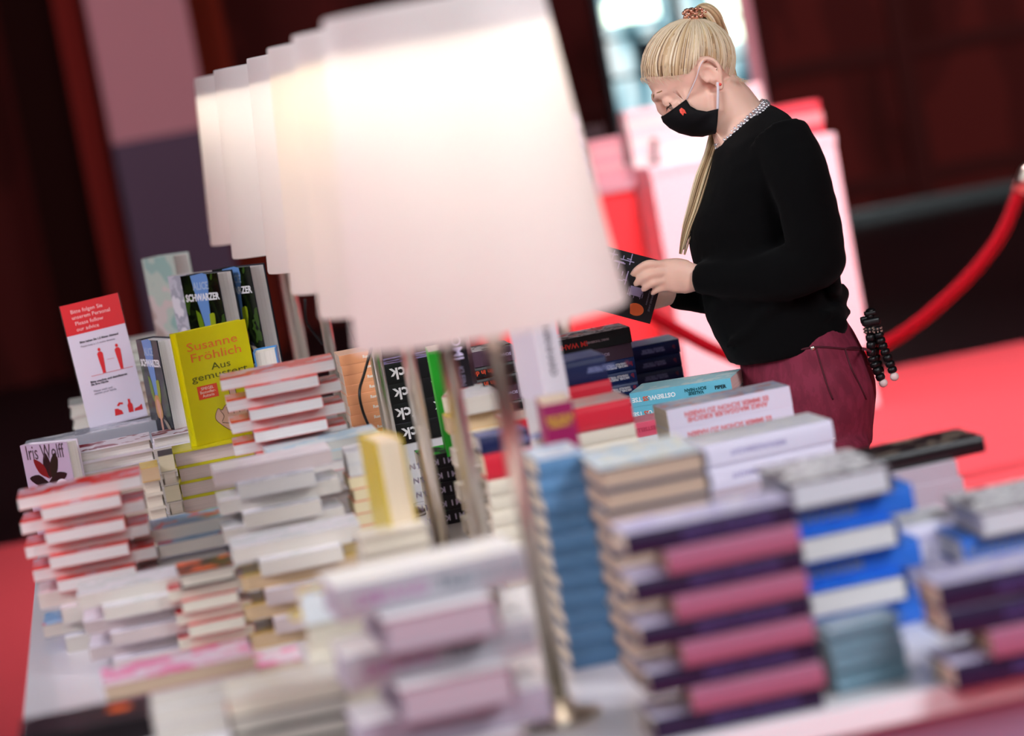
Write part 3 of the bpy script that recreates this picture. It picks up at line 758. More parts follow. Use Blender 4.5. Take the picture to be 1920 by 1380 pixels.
# near hand: back of the hand to the camera, fingers over the cover
b0 = -.085
wr = PL(1308, 521, b0)
def palm(bm, rows):
    rings = []
    for (x0, y0), (x1, y1), b, th in rows:
        a, c = PL(x0, y0, b), PL(x1, y1, b)
        m = (a + c) / 2; h = (c - a) / 2
        rings.append([m + h * math.cos(t) * (1 if abs(math.cos(t)) < .9 else 1) + Vector((0, th * math.sin(t), 0)) for t in [2 * math.pi * k / 16 for k in range(16)]])
    loft(bm, rings)
palm(bm, [((1330, 497), (1330, 544), b0, .021), ((1305, 495), (1306, 546), b0, .019), ((1285, 486), (1285, 551), b0, .0165), ((1262, 484), (1262, 550), b0 - .004, .0155), ((1240, 492), (1243, 546), b0 - .006, .013), ((1232, 498), (1238, 541), b0 - .004, .010)])
FING = [[(1256, 493, b0 + .000), (1238, 496, b0 - .010), (1215, 495, b0 - .018), (1196, 505, b0 - .014), (1184, 517, b0 - .008)],
        [(1256, 509, b0 - .004), (1238, 512, b0 - .014), (1216, 516, b0 - .022), (1200, 525, b0 - .017), (1190, 535, b0 - .010)],
        [(1256, 524, b0 - .002), (1242, 527, b0 - .012), (1225, 530, b0 - .020), (1212, 538, b0 - .016), (1204, 545, b0 - .010)],
        [(1262, 538, b0 + .004), (1248, 540, b0 - .006), (1235, 542, b0 - .013), (1227, 547, b0 - .010), (1221, 552, b0 - .006)]]
for f, r in zip(FING, (.0086, .0088, .0082, .0070)):
    tube(bm, spline([PL(*p) for p in f], 4), [r * 1.15, r * 1.12, r, r * 1.03, r * .93, r * .86, r * .62], 12)
tube(bm, spline([PL(1290, 500, b0 + .012), PL(1268, 494, b0 + .026), PL(1245, 497, b0 + .036), PL(1228, 506, b0 + .034)], 4), [.013, .012, .0105, .0098, .007], 12)
# far hand closes on the lower left of the book
fb = .035
palm(bm, [((1286, 535), (1284, 566), .07, .017), ((1262, 532), (1258, 572), fb + .025, .015), ((1238, 534), (1232, 580), fb + .022, .014), ((1215, 538), (1208, 580), fb + .022, .011)])
for k, (yy, r) in enumerate(((544, .0086), (556, .0088), (567, .0082), (578, .0070))):
    tube(bm, spline([PL(1222, yy, fb + .022), PL(1196, yy - 2, fb + .026), PL(1168, yy - 3 + k, fb + .018), PL(1150 + 5 * k, yy - 3 + k, fb + .006)], 4), [r * 1.1, r, r, r * .7], 10)
tube(bm, spline([PL(1258, 536, fb + .01), PL(1236, 524, fb - .004), PL(1214, 516, fb - .006)], 4), [.012, .011, .008], 10)
body = obj('body', bm, SKIN, fig)
remesh(body, .0034, 3, .5)

# ---- face details that have their own look
lm = mat('eyelash', '3a2218', .7)
bm = bmesh.new()
for sy in (-1, 1):
    pts = [HF(-.0925 + .010 * (abs(k - 3) / 3) ** 2, YC + sy * (.018 + .0042 * k), .0015 - .0015 * math.sin(k / 6 * math.pi)) for k in range(7)]
    tube(bm, [p + Vector((0, sy * .0, 0)) for p in pts], .0012, 6)
    for k in range(7):
        p = pts[k]; tube(bm, [p, p + RH @ Vector((-.006, sy * .004 * (k / 6), -.005))], [.0005, .0001], 4)
obj('eyelashes', bm, lm, body, True)
bm = bmesh.new()
for sy in (-1, 1):
    tube(bm, spline([HF(-.098, YC + sy * .012, .029), HF(-.094, YC + sy * .026, .036), HF(-.078, YC + sy * .042, .034)], 4), [.0018, .0024, .0012], 6)
obj('eyebrows', bm, mat('brow_hair', '9a7450', .8), body, True)
bm = bmesh.new(); ball(bm, HD(.002, YC - .0795, -.024), .0028)
obj('earring', bm, mat('coral_stud', 'f05048', .3), fig, True)

# ---- mask
MK = mat('black_mask_cloth', '0b0a0d', .75, spec=.2)
def mask():
    C = [(1240, 219), (1244, 229), (1256, 240), (1273, 249), (1296, 255), (1317, 256), (1338, 250)]
    S = [(1283, 186), (1290, 198), (1302, 205), (1320, 208), (1341, 203), (1340, 226), (1338, 246)]
    HWD = [.052, .061, .066, .069, .070, .068, .062]
    def lerp2(A, t):
        t = t * (len(A) - 1); k = min(int(t), len(A) - 2); f = t - k
        return tuple(a + (b - a) * f for a, b in zip(A[k], A[k + 1])) if isinstance(A[0], tuple) else A[k] + (A[k + 1] - A[k]) * f
    g = []
    NR, N = 18, 10
    for i in range(NR + 1):
        c = PL(*lerp2(C, i / NR)); s_ = PL(*lerp2(S, i / NR)); hw = lerp2(HWD, i / NR)
        half = []
        for k in range(N + 1):
            t = k / N; e = 1 - math.cos(t * math.pi / 2)
            e = e * .75 + .25 * t
            half.append((c + (s_ - c) * e, hw * math.sin(t * math.pi / 2)))
        g.append([Vector((p.x, -y, p.z)) for p, y in half[::-1]] + [Vector((p.x, y, p.z)) for p, y in half[1:]])
    bm = bmesh.new(); loft(bm, g, close=False, caps=False)
    bmesh.ops.recalc_face_normals(bm, faces=bm.faces)
    from mathutils.bvhtree import BVHTree
    tree = BVHTree.FromBMesh(bm)
    # the cloth presses the face in where it would poke through
    for v in body.data.vertices:
        h = tree.find_nearest(v.co, .03)
        if h[0] is None: continue
        n_ = h[1].copy()
        out = h[0] - HD(-.03, 0, -.05)
        if n_.dot(out) < 0: n_ = -n_
        dv = v.co - h[0]; q = dv.dot(n_)
        if q > -.0025 and (dv.length < .003 or abs(q) > .6 * dv.length):
            v.co = h[0] - n_ * .0032
    o = obj('face_mask', bm, MK, fig, True)
    m = o.modifiers.new('Solid', 'SOLIDIFY'); m.thickness = .002; m.offset = 0
    bm = bmesh.new()       # ear loops
    for sy in (-1, 1):
        q = lambda x, y, b: (lambda p: Vector((p.x, sy * b, p.z)))(PL(x, y))
        tube(bm, spline([q(1283, 187, .052), q(1291, 168, .066), q(1300, 145, .077), q(1307, 122, .083), q(1314, 112, .084)], 5), .0011, 6)
        tube(bm, spline([q(1340, 206, .068), q(1340, 185, .074), q(1340, 168, .078), q(1339, 154, .080)], 4), .0026, 8, flat=((0, 1, 0), .35))
    obj('ear_loop', bm, mat('white_elastic', 'e8dfe6', .7), o, True)
    def onm(x, y):
        a = PL(x, y, -.4); d = (PL(x, y, .1) - a).normalized(); h = tree.ray_cast(a, d)
        return h[0] - d * .002 if h[0] else a
    bm = bmesh.new()
    vs = [onm(x, y) for x, y in ((1275, 211), (1274, 206), (1278, 202), (1284, 206), (1287, 213), (1283, 212), (1281, 217), (1277, 213))]
    f = poly(bm, vs); bmesh.ops.triangulate(bm, faces=[f])
    e = obj('mask_emblem', bm, mat('coral_print', 'f0503c', .5), o)
    m = e.modifiers.new('Solid', 'SOLIDIFY'); m.thickness = .0008
mask()

# ---- hair
def hair():
    HM = [mat('hair_blond_%d' % i, c, .45) for i, c in enumerate(('7c604a', 'a68864', 'ccae86', 'e4cca2', 'f2e4c6'))]
    c0 = Vector((-.018, YC, .042))
    bm = bmesh.new()
    rnd = random.Random(5)
    def surf(d, k=1.0):
        """point on the scalp shell in direction d (head frame)"""
        rx = .099 if d.x < 0 else .095
        q = 1 / math.sqrt((d.x / rx) ** 2 + (d.y / .0800) ** 2 + (d.z / .0868) ** 2)
        return c0 + d * q * k
    # shell
    topd = (Vector((.046, -.004, .110)) - c0).normalized()
    ends = []
    # hairline: forehead, temple, above the ear, behind the ear, nape
    line = [(-.112, 0, .078), (-.106, .028, .074), (-.088, .052, .062), (-.060, .068, .044), (-.034, .074, .030), (-.014, .077, .036), (.004, .078, .044), (.022, .074, .032), (.030, .070, .0), (.036, .060, -.026), (.044, .040, -.044), (.050, .015, -.052), (.05, 0, -.052)]
    full = [Vector((x, -y, z)) for x, y, z in line] + [Vector((x, y, z)) for x, y, z in line[::-1]]
    L = []
    for i in range(len(full) - 1):
        for k in range(12): L.append(full[i].lerp(full[i + 1], k / 12))
    n = len(L); M = 22
    rings = []
    for j in range(M + 1):
        t = j / M
        r = []
        for i, p in enumerate(L):
            d0 = (p - c0).normalized()
            d = d0.slerp(topd, t * .995) if d0.dot(topd) > -.99 else d0
            d = d0.slerp(topd, max(0, t * .995 - (1 - t) * .035 * noise.noise(Vector((i * .33, 4, 0)))))
            q = surf(d, .925 + .075 * min(1, t * 5) ** .7 + .008 * math.sin(math.pi * t))
            # locks: a rippled surface running to the tie
            w = noise.noise(Vector((i * .55, 0, 3))) + .6 * noise.noise(Vector((i * 1.7, 0, 7)))
            q = q + d * .0034 * w * math.sin(math.pi * min(1, t * 1.1)) 
            r.append(HE + RH @ q)
        rings.append(r)
    loft(bm, rings, close=True, caps=False)
    o = obj('hair', bm, HM, fig, True)
    for k, p in enumerate(o.data.polygons):
        i = k % n; v = noise.noise(Vector((i * .9, 0, 1))) + .8 * noise.noise(Vector((i * .21, (k // n) * .08, 5)))
        p.material_index = max(0, min(4, int(2.4 + v * 3.4)))
    # loose strands over the shell
    bm = bmesh.new()
    for s in range(260):
        i = rnd.randrange(n); p = L[i]; d0 = (p - c0).normalized()
        pts = []
        off = rnd.uniform(1.000, 1.012)
        for k in range(9):
            t = k / 8
            d = d0.slerp(topd, t * .97)
            pts.append(HE + RH @ (surf(d, off + .006 * math.sin(math.pi * t))))
        tube(bm, pts, [.0004, rnd.uniform(.0008, .0016), .0008], 5, caps=False)
    # fine baby hair at forehead and nape
    for s in range(140):
        a = L[rnd.choice(list(range(0, 40)) + list(range(110, 132)))]
        st = HE + RH @ a
        v = RH @ Vector((rnd.uniform(-.004, .012), rnd.uniform(-.006, .002), rnd.uniform(-.022, -.004)))
        tube(bm, [st, st + v * .5 + Vector((-.003, 0, .001)), st + v], [.0004, .0003, .0001], 4, caps=False)
    h2 = obj('hair_strand', bm, mat('pale_strands', 'e6d2b4', .4), o, True)
    # loop of hair over the tie, then the tail falls on the far side down the front
    bm = bmesh.new()
    T0 = HD(.044, YC - .004, .108)
    path = [T0, PL(1312, 20, .0), PL(1326, 20, .006), PL(1342, 38, .02), PL(1350, 66, .05), PL(1356, 120, .082), PL(1368, 200, .105), PL(1345, 262, .075), PL(1326, 320, .02), PL(1305, 390, -.01), PL(1288, 440, -.02), PL(1277, 486, -.02)]
    ctr = spline(path, 5)
    for s in range(70):
        a = rnd.uniform(0, 6.283); q = rnd.random() ** .5
        e = rnd.uniform(.86, 1.0); m = int(len(ctr) * e)
        pts = []
        for k in range(m):
            t = k / (len(ctr) - 1)
            w = .006 + .016 * math.sin(min(1, t * 2.2) * math.pi / 2) if t < .75 else .022 * (1 - (t - .75) / .25 * .72)
            dv = (ctr[min(k + 1, len(ctr) - 1)] - ctr[max(k - 1, 0)]).normalized()
            sx = Vector((0, 1, 0)); sz = dv.cross(sx)
            ang = a + t * .9
            pts.append(ctr[k] + sx * math.cos(ang) * q * w * 1.1 + sz * math.sin(ang) * q * w + Vector((noise.noise(Vector((s, t * 3, 0))) * .004, 0, 0)))
        tube(bm, pts, [.0030, .0034, .0034, .0030, .0022, .0010], 6, caps=False)
    pt = obj('ponytail', bm, HM, o, True)
    r2 = random.Random(9); cur = 0
    per = {}
    for p in pt.data.polygons:
        z = p.index // 6
        p.material_index = 1 + (p.vertices[0] // 700 * 7 + p.vertices[0] // 330) % 4
    # scrunchie of beads
    bm = bmesh.new()
    for s in range(120):
        a = rnd.uniform(0, 6.283); e = rnd.uniform(0, 6.283)
        p = PL(1303, 25, 0) + Vector(((.016 + .007 * math.cos(e)) * math.cos(a), (.018 + .007 * math.cos(e)) * math.sin(a), .009 * math.sin(e)))
        ball(bm, p, rnd.uniform(.0026, .0042), 8, 6)
    obj('hair_tie', bm, mat('rose_gold_beads', 'e0a890', .18, .8), o, True)
hair()

# ---- sweater
def ell(p0, p1, b, y0=0, n=36, sq=1.0):
    m = (p0 + p1) / 2; r = (p1 - p0).length / 2; ax = (p1 - p0).normalized()
    out = []
    for k in range(n):
        t = 2 * math.pi * k / n
        out.append(m + ax * r * math.cos(t) + Vector((0, y0 + b * math.sin(t), 0)))
    return out
def sweater():
    bm = bmesh.new()
    LV = [((1347, 266), (1432, 193), .066), ((1343, 274), (1446, 196), .085), ((1338, 290), (1476, 214), .135), ((1330, 322), (1505, 248), .178),
          ((1318, 360), (1530, 300), .190), ((1302, 400), (1540, 350), .176), ((1290, 436), (1540, 400), .165), ((1293, 470), (1542, 440), .155), ((1304, 505), (1546, 480), .148), ((1313, 545), (1552, 520), .145),
          ((1324, 590), (1566, 560), .150), ((1340, 632), (1580, 592), .160), ((1358, 668), (1588, 616), .166), ((1368, 682), (1592, 626), .167)]
    rings = [ell(PL(*a), PL(*b), w_) for a, b, w_ in LV]
    loft(bm, rings)
    # sleeves
    for sy, sh, el, wr in ((-1, [PL(1462, 262, -.135), PL(1497, 330, -.195), PL(1520, 410, -.205), PL(1535, 488, -.20)], [PL(1470, 512, -.165), PL(1390, 522, -.13), PL(1330, 521, -.10), PL(1306, 521, -.088)], 0),
                       (1, [PL(1450, 262, .135), PL(1470, 330, .195), PL(1482, 410, .205), PL(1492, 480, .20)], [PL(1430, 530, .165), PL(1350, 552, .12), PL(1300, 553, .08), PL(1262, 550, .055)], 0)):
        tube(bm, spline(sh, 5), [.062, .062, .058, .056, .054], 20)
        tube(bm, spline([sh[-1]] + el, 5), [.056, .052, .043, .035, .0305], 20)
        ball(bm, sh[-1], (.056, .054, .052))
    # folds
    for a, b, r in (((1545, 470, -.17), (1572, 540, -.10), .020), ((1560, 540, -.12), (1584, 560, .02), .022), ((1550, 590, -.13), (1590, 585, -.02), .018), ((1410, 600, -.14), (1480, 560, -.15), .012),
                    ((1360, 650, -.10), (1440, 600, -.148), .012)):
        tube(bm, spline([PL(*a), (PL(*a) + PL(*b)) / 2 + Vector((0, -.004, 0)), PL(*b)], 4), [r * .4, r, r * .4], 10)
    # tail of the hem sticking out at the back
    tube(bm, [PL(1560, 600, -.10), PL(1580, 610, -.09), PL(1590, 614, -.085)], [.022, .016, .004], 10)
    o = obj('sweater', bm, KNIT, fig)
    remesh(o, .007, 5, .5)
    # cloth wrinkles
    me = o.data
    for v in me.vertices:
        p = v.co
        d = noise.noise(Vector((p.x * 9, p.y * 9, p.z * 14))) * .004 + noise.noise(Vector((p.x * 26, p.y * 20, p.z * 40))) * .0013
        v.co += v.normal * d
    # jewelled collar
    bm = bmesh.new()
    rnd = random.Random(2)
    a, b = PL(1346, 268), PL(1433, 192)
    m = (a + b) / 2; r = (b - a).length / 2; ax = (b - a).normalized()
    nn = 46
    for row, (dr, dz, s) in enumerate(((0, .004, .0036), (.004, -.001, .0042), (.007, -.007, .0038))):
        for k in range(nn):
            t = 2 * math.pi * (k + .5 * (row % 2)) / nn
            p = m + ax * (r + dr) * math.cos(t) + Vector((0, (.064 + dr) * math.sin(t), 0)) + Vector((-dz * .3, 0, dz)) 
            ball(bm, p + Vector([rnd.uniform(-.001, .001) for _ in range(3)]), s, 8, 6)
    cm = mat('clear_crystals', 'e8e4ea', .12, .75)
    obj('jewelled_collar', bm, cm, o, True)
    return o
sweater()
# ---- jeans and shoes
def jeans():
    bm = bmesh.new()
    LV = [((1366, 612), (1578, 578), .140), ((1380, 640), (1590, 604), .152), ((1388, 668), (1608, 632), .165), ((1390, 700), (1626, 668), .172), ((1392, 735), (1640, 706), .176), ((1398, 765), (1641, 738), .176), ((1416, 800), (1636, 774), .172), ((1430, 850), (1634, 826), .165)]
    rings = [ell(PL(*a), PL(*b), w_) for a, b, w_ in LV]
    loft(bm, rings)
    hx = PL(1522, 850).x; top = PL(1522, 850).z
    for sy, dx in ((-1, 0), (1, -.02)):
        y = sy * .088
        tube(bm, [(hx, y, top + .03), (hx - .005 + dx, y, .56), (hx - .01 + dx, y, .44), (hx + .01 + dx, y, .30), (hx + .015 + dx, y, .10)], [.108, .085, .068, .062, .050], 20)
    o = obj('jeans', bm, DENIM, fig); remesh(o, .008, 5, .5)
    for v in o.data.vertices:
        p = v.co
        v.co += v.normal * (noise.noise(Vector((p.x * 8, p.y * 8, p.z * 22))) * .004)
    # seams, pocket, belt loop and rivet laid on the cloth
    sm = mat('dark_red_seam', '4a1020', .7)
    def on(px, py, e=.0):
        # nearest jeans surface towards the camera
        a = PL(px, py, -.4); b = PL(px, py, .1)
        d = (b - a).normalized()
        hit, loc, nor, _ = o.ray_cast(a, d)
        return (loc - d * (.001 + e)) if hit else PL(px, py, -.17)
    def seam(nm, pts, r, m=sm, par=o):
        bm = bmesh.new(); P = spline([Vector((x, y, 0)) for x, y in pts], 8)
        tube(bm, [on(p.x, p.y) for p in P], r, 6); return obj(nm, bm, m, par, True)
    seam('waistband_seam', [(1441, 668), (1480, 660), (1520, 652), (1546, 651), (1590, 655), (1620, 656)], .0022)
    seam('side_seam', [(1530, 652), (1541, 690), (1552, 725), (1562, 749)], .0018)
    seam('pocket_seam', [(1584, 654), (1596, 690), (1612, 722), (1624, 748)], .0022)
    seam('pocket_edge', [(1584, 655), (1600, 652), (1620, 654), (1634, 660)], .0026)
    seam('front_pocket_edge', [(1441, 672), (1475, 669), (1505, 655)], .0014, mat('pale_stitch', 'c08890', .7))
    bm = bmesh.new(); ball(bm, on(1524, 653), (.005, .003, .005)); obj('rivet', bm, CHROME, o, True)
    for sy, dx in ((-1, 0), (1, -.02)):
        bm = bmesh.new(); y = sy * .088
        tube(bm, spline([(hx + .055 + dx, y, .05), (hx + .0 + dx, y, .062), (hx - .08 + dx, y, .048), (hx - .17 + dx, y, .034)], 4), [.034, .044, .042, .038, .026], 16)
        box(bm, (hx - .055 + dx, y, .018), (.25, .078, .02), bev=.008)
        s_ = obj('shoe', bm, mat('black_leather', '101012', .4), fig, True)
jeans()

# ---- book in her hands
def held_book():
    BR, TR, BL = PL(1219, 608, .0), PL(1262, 512, .0), PL(1046, 561, .0)
    # work in the figure frame then move to world
    ex = (BR - BL).normalized(); up_ = (TR - BR); up_ = (up_ - ex * up_.dot(ex)).normalized()
    wdt = .200; hgt = .128
    root = empty('book'); root.location = PW + RW @ (BR)
    nrm = ex.cross(up_)     # towards the camera (-y)
    m = Matrix((ex, up_, nrm)).transposed()
    root.rotation_euler = (RW @ m).to_euler()
    tag(root, 'black paperback with orange oval held open in the woman\'s hands', 'book')
    bm = bmesh.new()
    # cover: slightly bent sheet, local x along lower edge (to the left is -x), y up, z to the camera
    def sheet(bm, z0, th, bend, x0=-wdt, x1=0, y0=0, y1=hgt):
        rings = []
        for i in range(13):
            t = i / 12; x = x0 + (x1 - x0) * t; zz = z0 + bend * (t - .5) ** 2 * 4
            rings.append([Vector((x, y0, zz)), Vector((x, y1, zz + bend * .4)), Vector((x, y1, zz + bend * .4 + th)), Vector((x, y0, zz + th))])
        loft(bm, rings)
    sheet(bm, 0, .0008, -.006); obj('cover', bm, mat('black_cover', '121014', .35), root)
    bm = bmesh.new(); sheet(bm, -.009, .0085, -.006, x0=-wdt + .001, x1=-.001, y0=.001, y1=hgt - .001); obj('page_block', bm, pages_mat('e8dcd6'), root)
    bm = bmesh.new()
    c = Vector((-.036, .021, .0012))
    pts = [c + Vector((.0165 * math.cos(a), .0125 * math.sin(a), -.006 * ((c.x + .1) / .1) ** 2 + .006 * 0)) for a in [2 * math.pi * k / 28 for k in range(28)]]
    poly(bm, pts); poly(bm, [p + Vector((0, 0, -.0004)) for p in pts][::-1]); obj('orange_sticker', bm, mat('orange_sticker', 'f0682c', .4), root)
    gm = mat('sketch_lilac', 'a89ac0', .5)
    bm = bmesh.new()
    rnd = random.Random(4)
    for k in range(26):
        x = rnd.uniform(-.062, -.030); y = rnd.uniform(.046, .066)
        w_, h_ = (rnd.uniform(.006, .014), .0012) if k % 2 else (.0012, rnd.uniform(.006, .012))
        zz = .0014 - .006 * ((x + .1) / .1) ** 2
        box(bm, (x, y, zz), (w_, h_, .0004))
    box(bm, (-.046, .056, .0009 - .006 * .29), (.024, .018, .0003))
    for k in range(30):
        x = rnd.uniform(-.135, -.07); y = rnd.uniform(.05, .118)
        w_, h_ = (rnd.uniform(.008, .03), .002) if k % 2 else (.002, rnd.uniform(.008, .03))
        zz = .0016 - .006 * ((x + .1) / .1) ** 2
        box(bm, (x, y, zz), (w_, h_, .0004))
    obj('cover_drawing', bm, gm, root)
    tm = mat('tiny_grey_print', '8a8494', .5)
    text('cover_lettering', 'JENNY ERPENBECK', .005, tm, root, (0, 0, R(90)), (-.010, .045, -.0036))
    text('cover_lettering', 'KAIROS ROMAN', .004, tm, root, (0, 0, R(90)), (-.018, .050, -.0026))
    text('cover_lettering', 'P E N G U I N', .004, mat('pale_print', 'c8a090', .5), root, (0, 0, 0), (-.090, .006, .0012)) if 0 else None
held_book()

# ---- flexible tripod hanging at her back pocket
def tripod():
    b = -.10
    root = empty('flexible_tripod', PW + RW @ PL(1636, 615, b), -PSI)
    base = PL(1636, 615, b)
    tag(root, 'black flexible tripod with white ball feet at the woman\'s back pocket', 'tripod')
    Q = lambda x, y, d=0: PL(x, y, b + d) - base
    bm = bmesh.new()
    ball(bm, Q(1632, 583), (.010, .010, .006)); box(bm, Q(1631, 587), (.022, .020, .008), bev=.002)
    tube(bm, [Q(1632, 586), Q(1630, 598)], [.008, .010], 14); box(bm, Q(1622, 600), (.018, .014, .014), bev=.003)
    box(bm, Q(1633, 603), (.036, .026, .016), bev=.005)
    obj('tripod_head', bm, BLACK, root, True)
    for pts, d in (([(1628, 612), (1633, 640), (1634, 668), (1645, 695), (1656, 718)], 0), ([(1643, 612), (1652, 640), (1663, 668), (1672, 690), (1677, 706)], -.004), ([(1636, 612), (1638, 640), (1642, 668), (1648, 690), (1650, 700)], .02)):
        bm = bmesh.new(); P = spline([Q(x, y, d) for x, y in pts], 8)
        # even beads along the leg
        seg = [P[0]]; 
        for p in P[1:]:
            if (p - seg[-1]).length > .0115: seg.append(p)
        for p, q in zip(seg, seg[1:]):
            m = (p + q) / 2; u = (q - p).normalized(); L_ = (q - p).length
            tube(bm, [p + u * .0008, p + u * L_ * .25, m, p + u * L_ * .8, q - u * .0003], [.0072, .0092, .0094, .0092, .0072], 12)
        leg = obj('leg', bm, BLACK, root, True)
        bm = bmesh.new(); ball(bm, P[-1], .0088); obj('foot', bm, mat('white_rubber', 'e8d0cc', .5), leg, True)
        bm = bmesh.new()
        for k in range(8):
            a = k * math.pi / 4
            for zz in (0, -.006): box(bm, P[0] + Vector((.0095 * math.cos(a), .0095 * math.sin(a), -.004 + zz)), (.0030, .0030, .0035))
        obj('collar', bm, mat('silver_dots', 'd8c8b8', .2, .8), leg)
tripod()
# ================================================================ things behind the woman
def podium():
    s = 480
    # white-pink block, its right edge at the carpet's far side
    bl = at(1655, 785, s); tl = at(1553, 250, s); lf = at(1212, 330, s)
    y = bl.y; x1 = bl.x; x0 = lf.x; top = at(1380, 285, s).z
    wd = x1 - x0
    root = tag(empty('podium', ((x0 + x1) / 2, y + .35, .008), 0), 'tall white display podium in pink light behind the woman', 'podium')
    m = mat('pink_lit_lacquer', 'fbdce2', .5)  # white podium with the pinkish bounce light put into its colour
    bm = bmesh.new(); box(bm, (0, 0, (top - .04) / 2), (wd, .7, top - .04), bev=.004); obj('body', bm, m, root)
    bm = bmesh.new(); box(bm, (0, 0, top - .022), (wd + .01, .71, .036), bev=.004); obj('top', bm, m, root)
    # red counter going off to the left
    c0 = at(860, 372, s); top2 = at(1160, 345, s).z
    root2 = tag(empty('display_counter', ((c0.x + x0 - .01) / 2, y + .75, .008)), 'low red-fronted display counter left of the pink-lit podium', 'counter')
    w2 = x0 - .01 - c0.x
    bm = bmesh.new(); box(bm, (0, 0, (top2 - .05) / 2), (w2, .8, top2 - .05), bev=.004); obj('front_panel', bm, mat('red_panel', 'f23a40', .6), root2)
    bm = bmesh.new(); box(bm, (0, 0, top2 - .025), (w2 + .02, .84, .05), bev=.004); obj('counter_top', bm, mat('mauve_edge', 'c89aa4', .5), root2)
    # piles on the podium and the counter
    rnd = random.Random(11)
    def pile(x, yy, z0, z1, kind, L, W, desc, yaw=0, T=None, pat='SF'):
        t = T or KIND[kind][2]; n = max(1, round((z1 - z0) / t)); t = (z1 - z0) / n
        for i in range(n):
            place_book(kind, (x + rnd.uniform(-.006, .006), yy + rnd.uniform(-.006, .006), z1 - (i + 1) * t), yaw + R(FACE[pat[i % len(pat)]]), '%s, %s in %s' % (KIND[kind][8], ORD[i], desc), 'books in ' + desc, L, W, t)
    ty = y + .18; tz = top + .008 - .004
    a = at(1530, 195, s); b = at(1470, 150, s); 
    pile(x1 - .11, ty, tz, at(1525, 190, s).z, 'redbg', .20, .14, 'red pile at the podium edge', T=.045)
    pile(x1 - .33, ty, tz, at(1450, 150, s).z, 'palebg', .21, .14, 'pale pile beside the red podium pile', T=.045)
    pile(x1 - .57, ty, tz, at(1280, 250, s).z, 'palebg', .22, .15, 'pale pile behind the woman\'s mask', T=.03)
    pile(x0 + .10, ty + .23, tz, at(1215, 205, s).z, 'palebg', .19, .14, 'pale pile at the podium left corner', T=.04)
    tz2 = top2 + .008
    cy_ = y + .52
    pile(at(1185, 300, s).x - .04, cy_, tz2, at(1170, 260, s).z, 'rosebg', .15, .12, 'dusky pink pile on the red counter', T=.03)
    pile(at(1110, 300, s).x - .05, cy_, tz2, at(1105, 215, s).z, 'coolbg', .14, .12, 'bluish pile on the red counter', T=.028)
    # dark upright book between the two piles
    o = book_proto('blackbg', .22, .15, .03); o.location = (at(1150, 300, s).x, cy_ + .14, tz2 + .15)
    o.rotation_euler = Matrix(((0, 1, 0), (0, 0, -1), (-1, 0, 0))).to_euler(); o.location.z = tz2 + .11
    tag(o, 'dark book standing between two blurred piles on the red counter', 'book')
KIND.update({
 'redbg': (.20, .14, .045, 0, 'f04048', 'f0505c', ['f06870'], 'f0a0a4', 'red book', None),
 'palebg': (.21, .14, .045, 0, 'fbe4e4', 'f8d8dc', ['fff4f2', 'ffe9e9'], 'fff0ec', 'pale book', None),
 'rosebg': (.21, .14, .045, 0, 'c87c88', 'd898a0', ['e8b8bc'], 'dcb0b4', 'dusky pink book', None),
 'coolbg': (.21, .14, .045, 0, 'c8c8dc', 'b8b4cc', ['c0d0f4'], 'e8e4ee', 'bluish white book', None),
 'blackbg': (.21, .14, .045, 0, '241418', '20141a', ['2c1a1e'], 'a08880', 'dark book', None)})
podium()

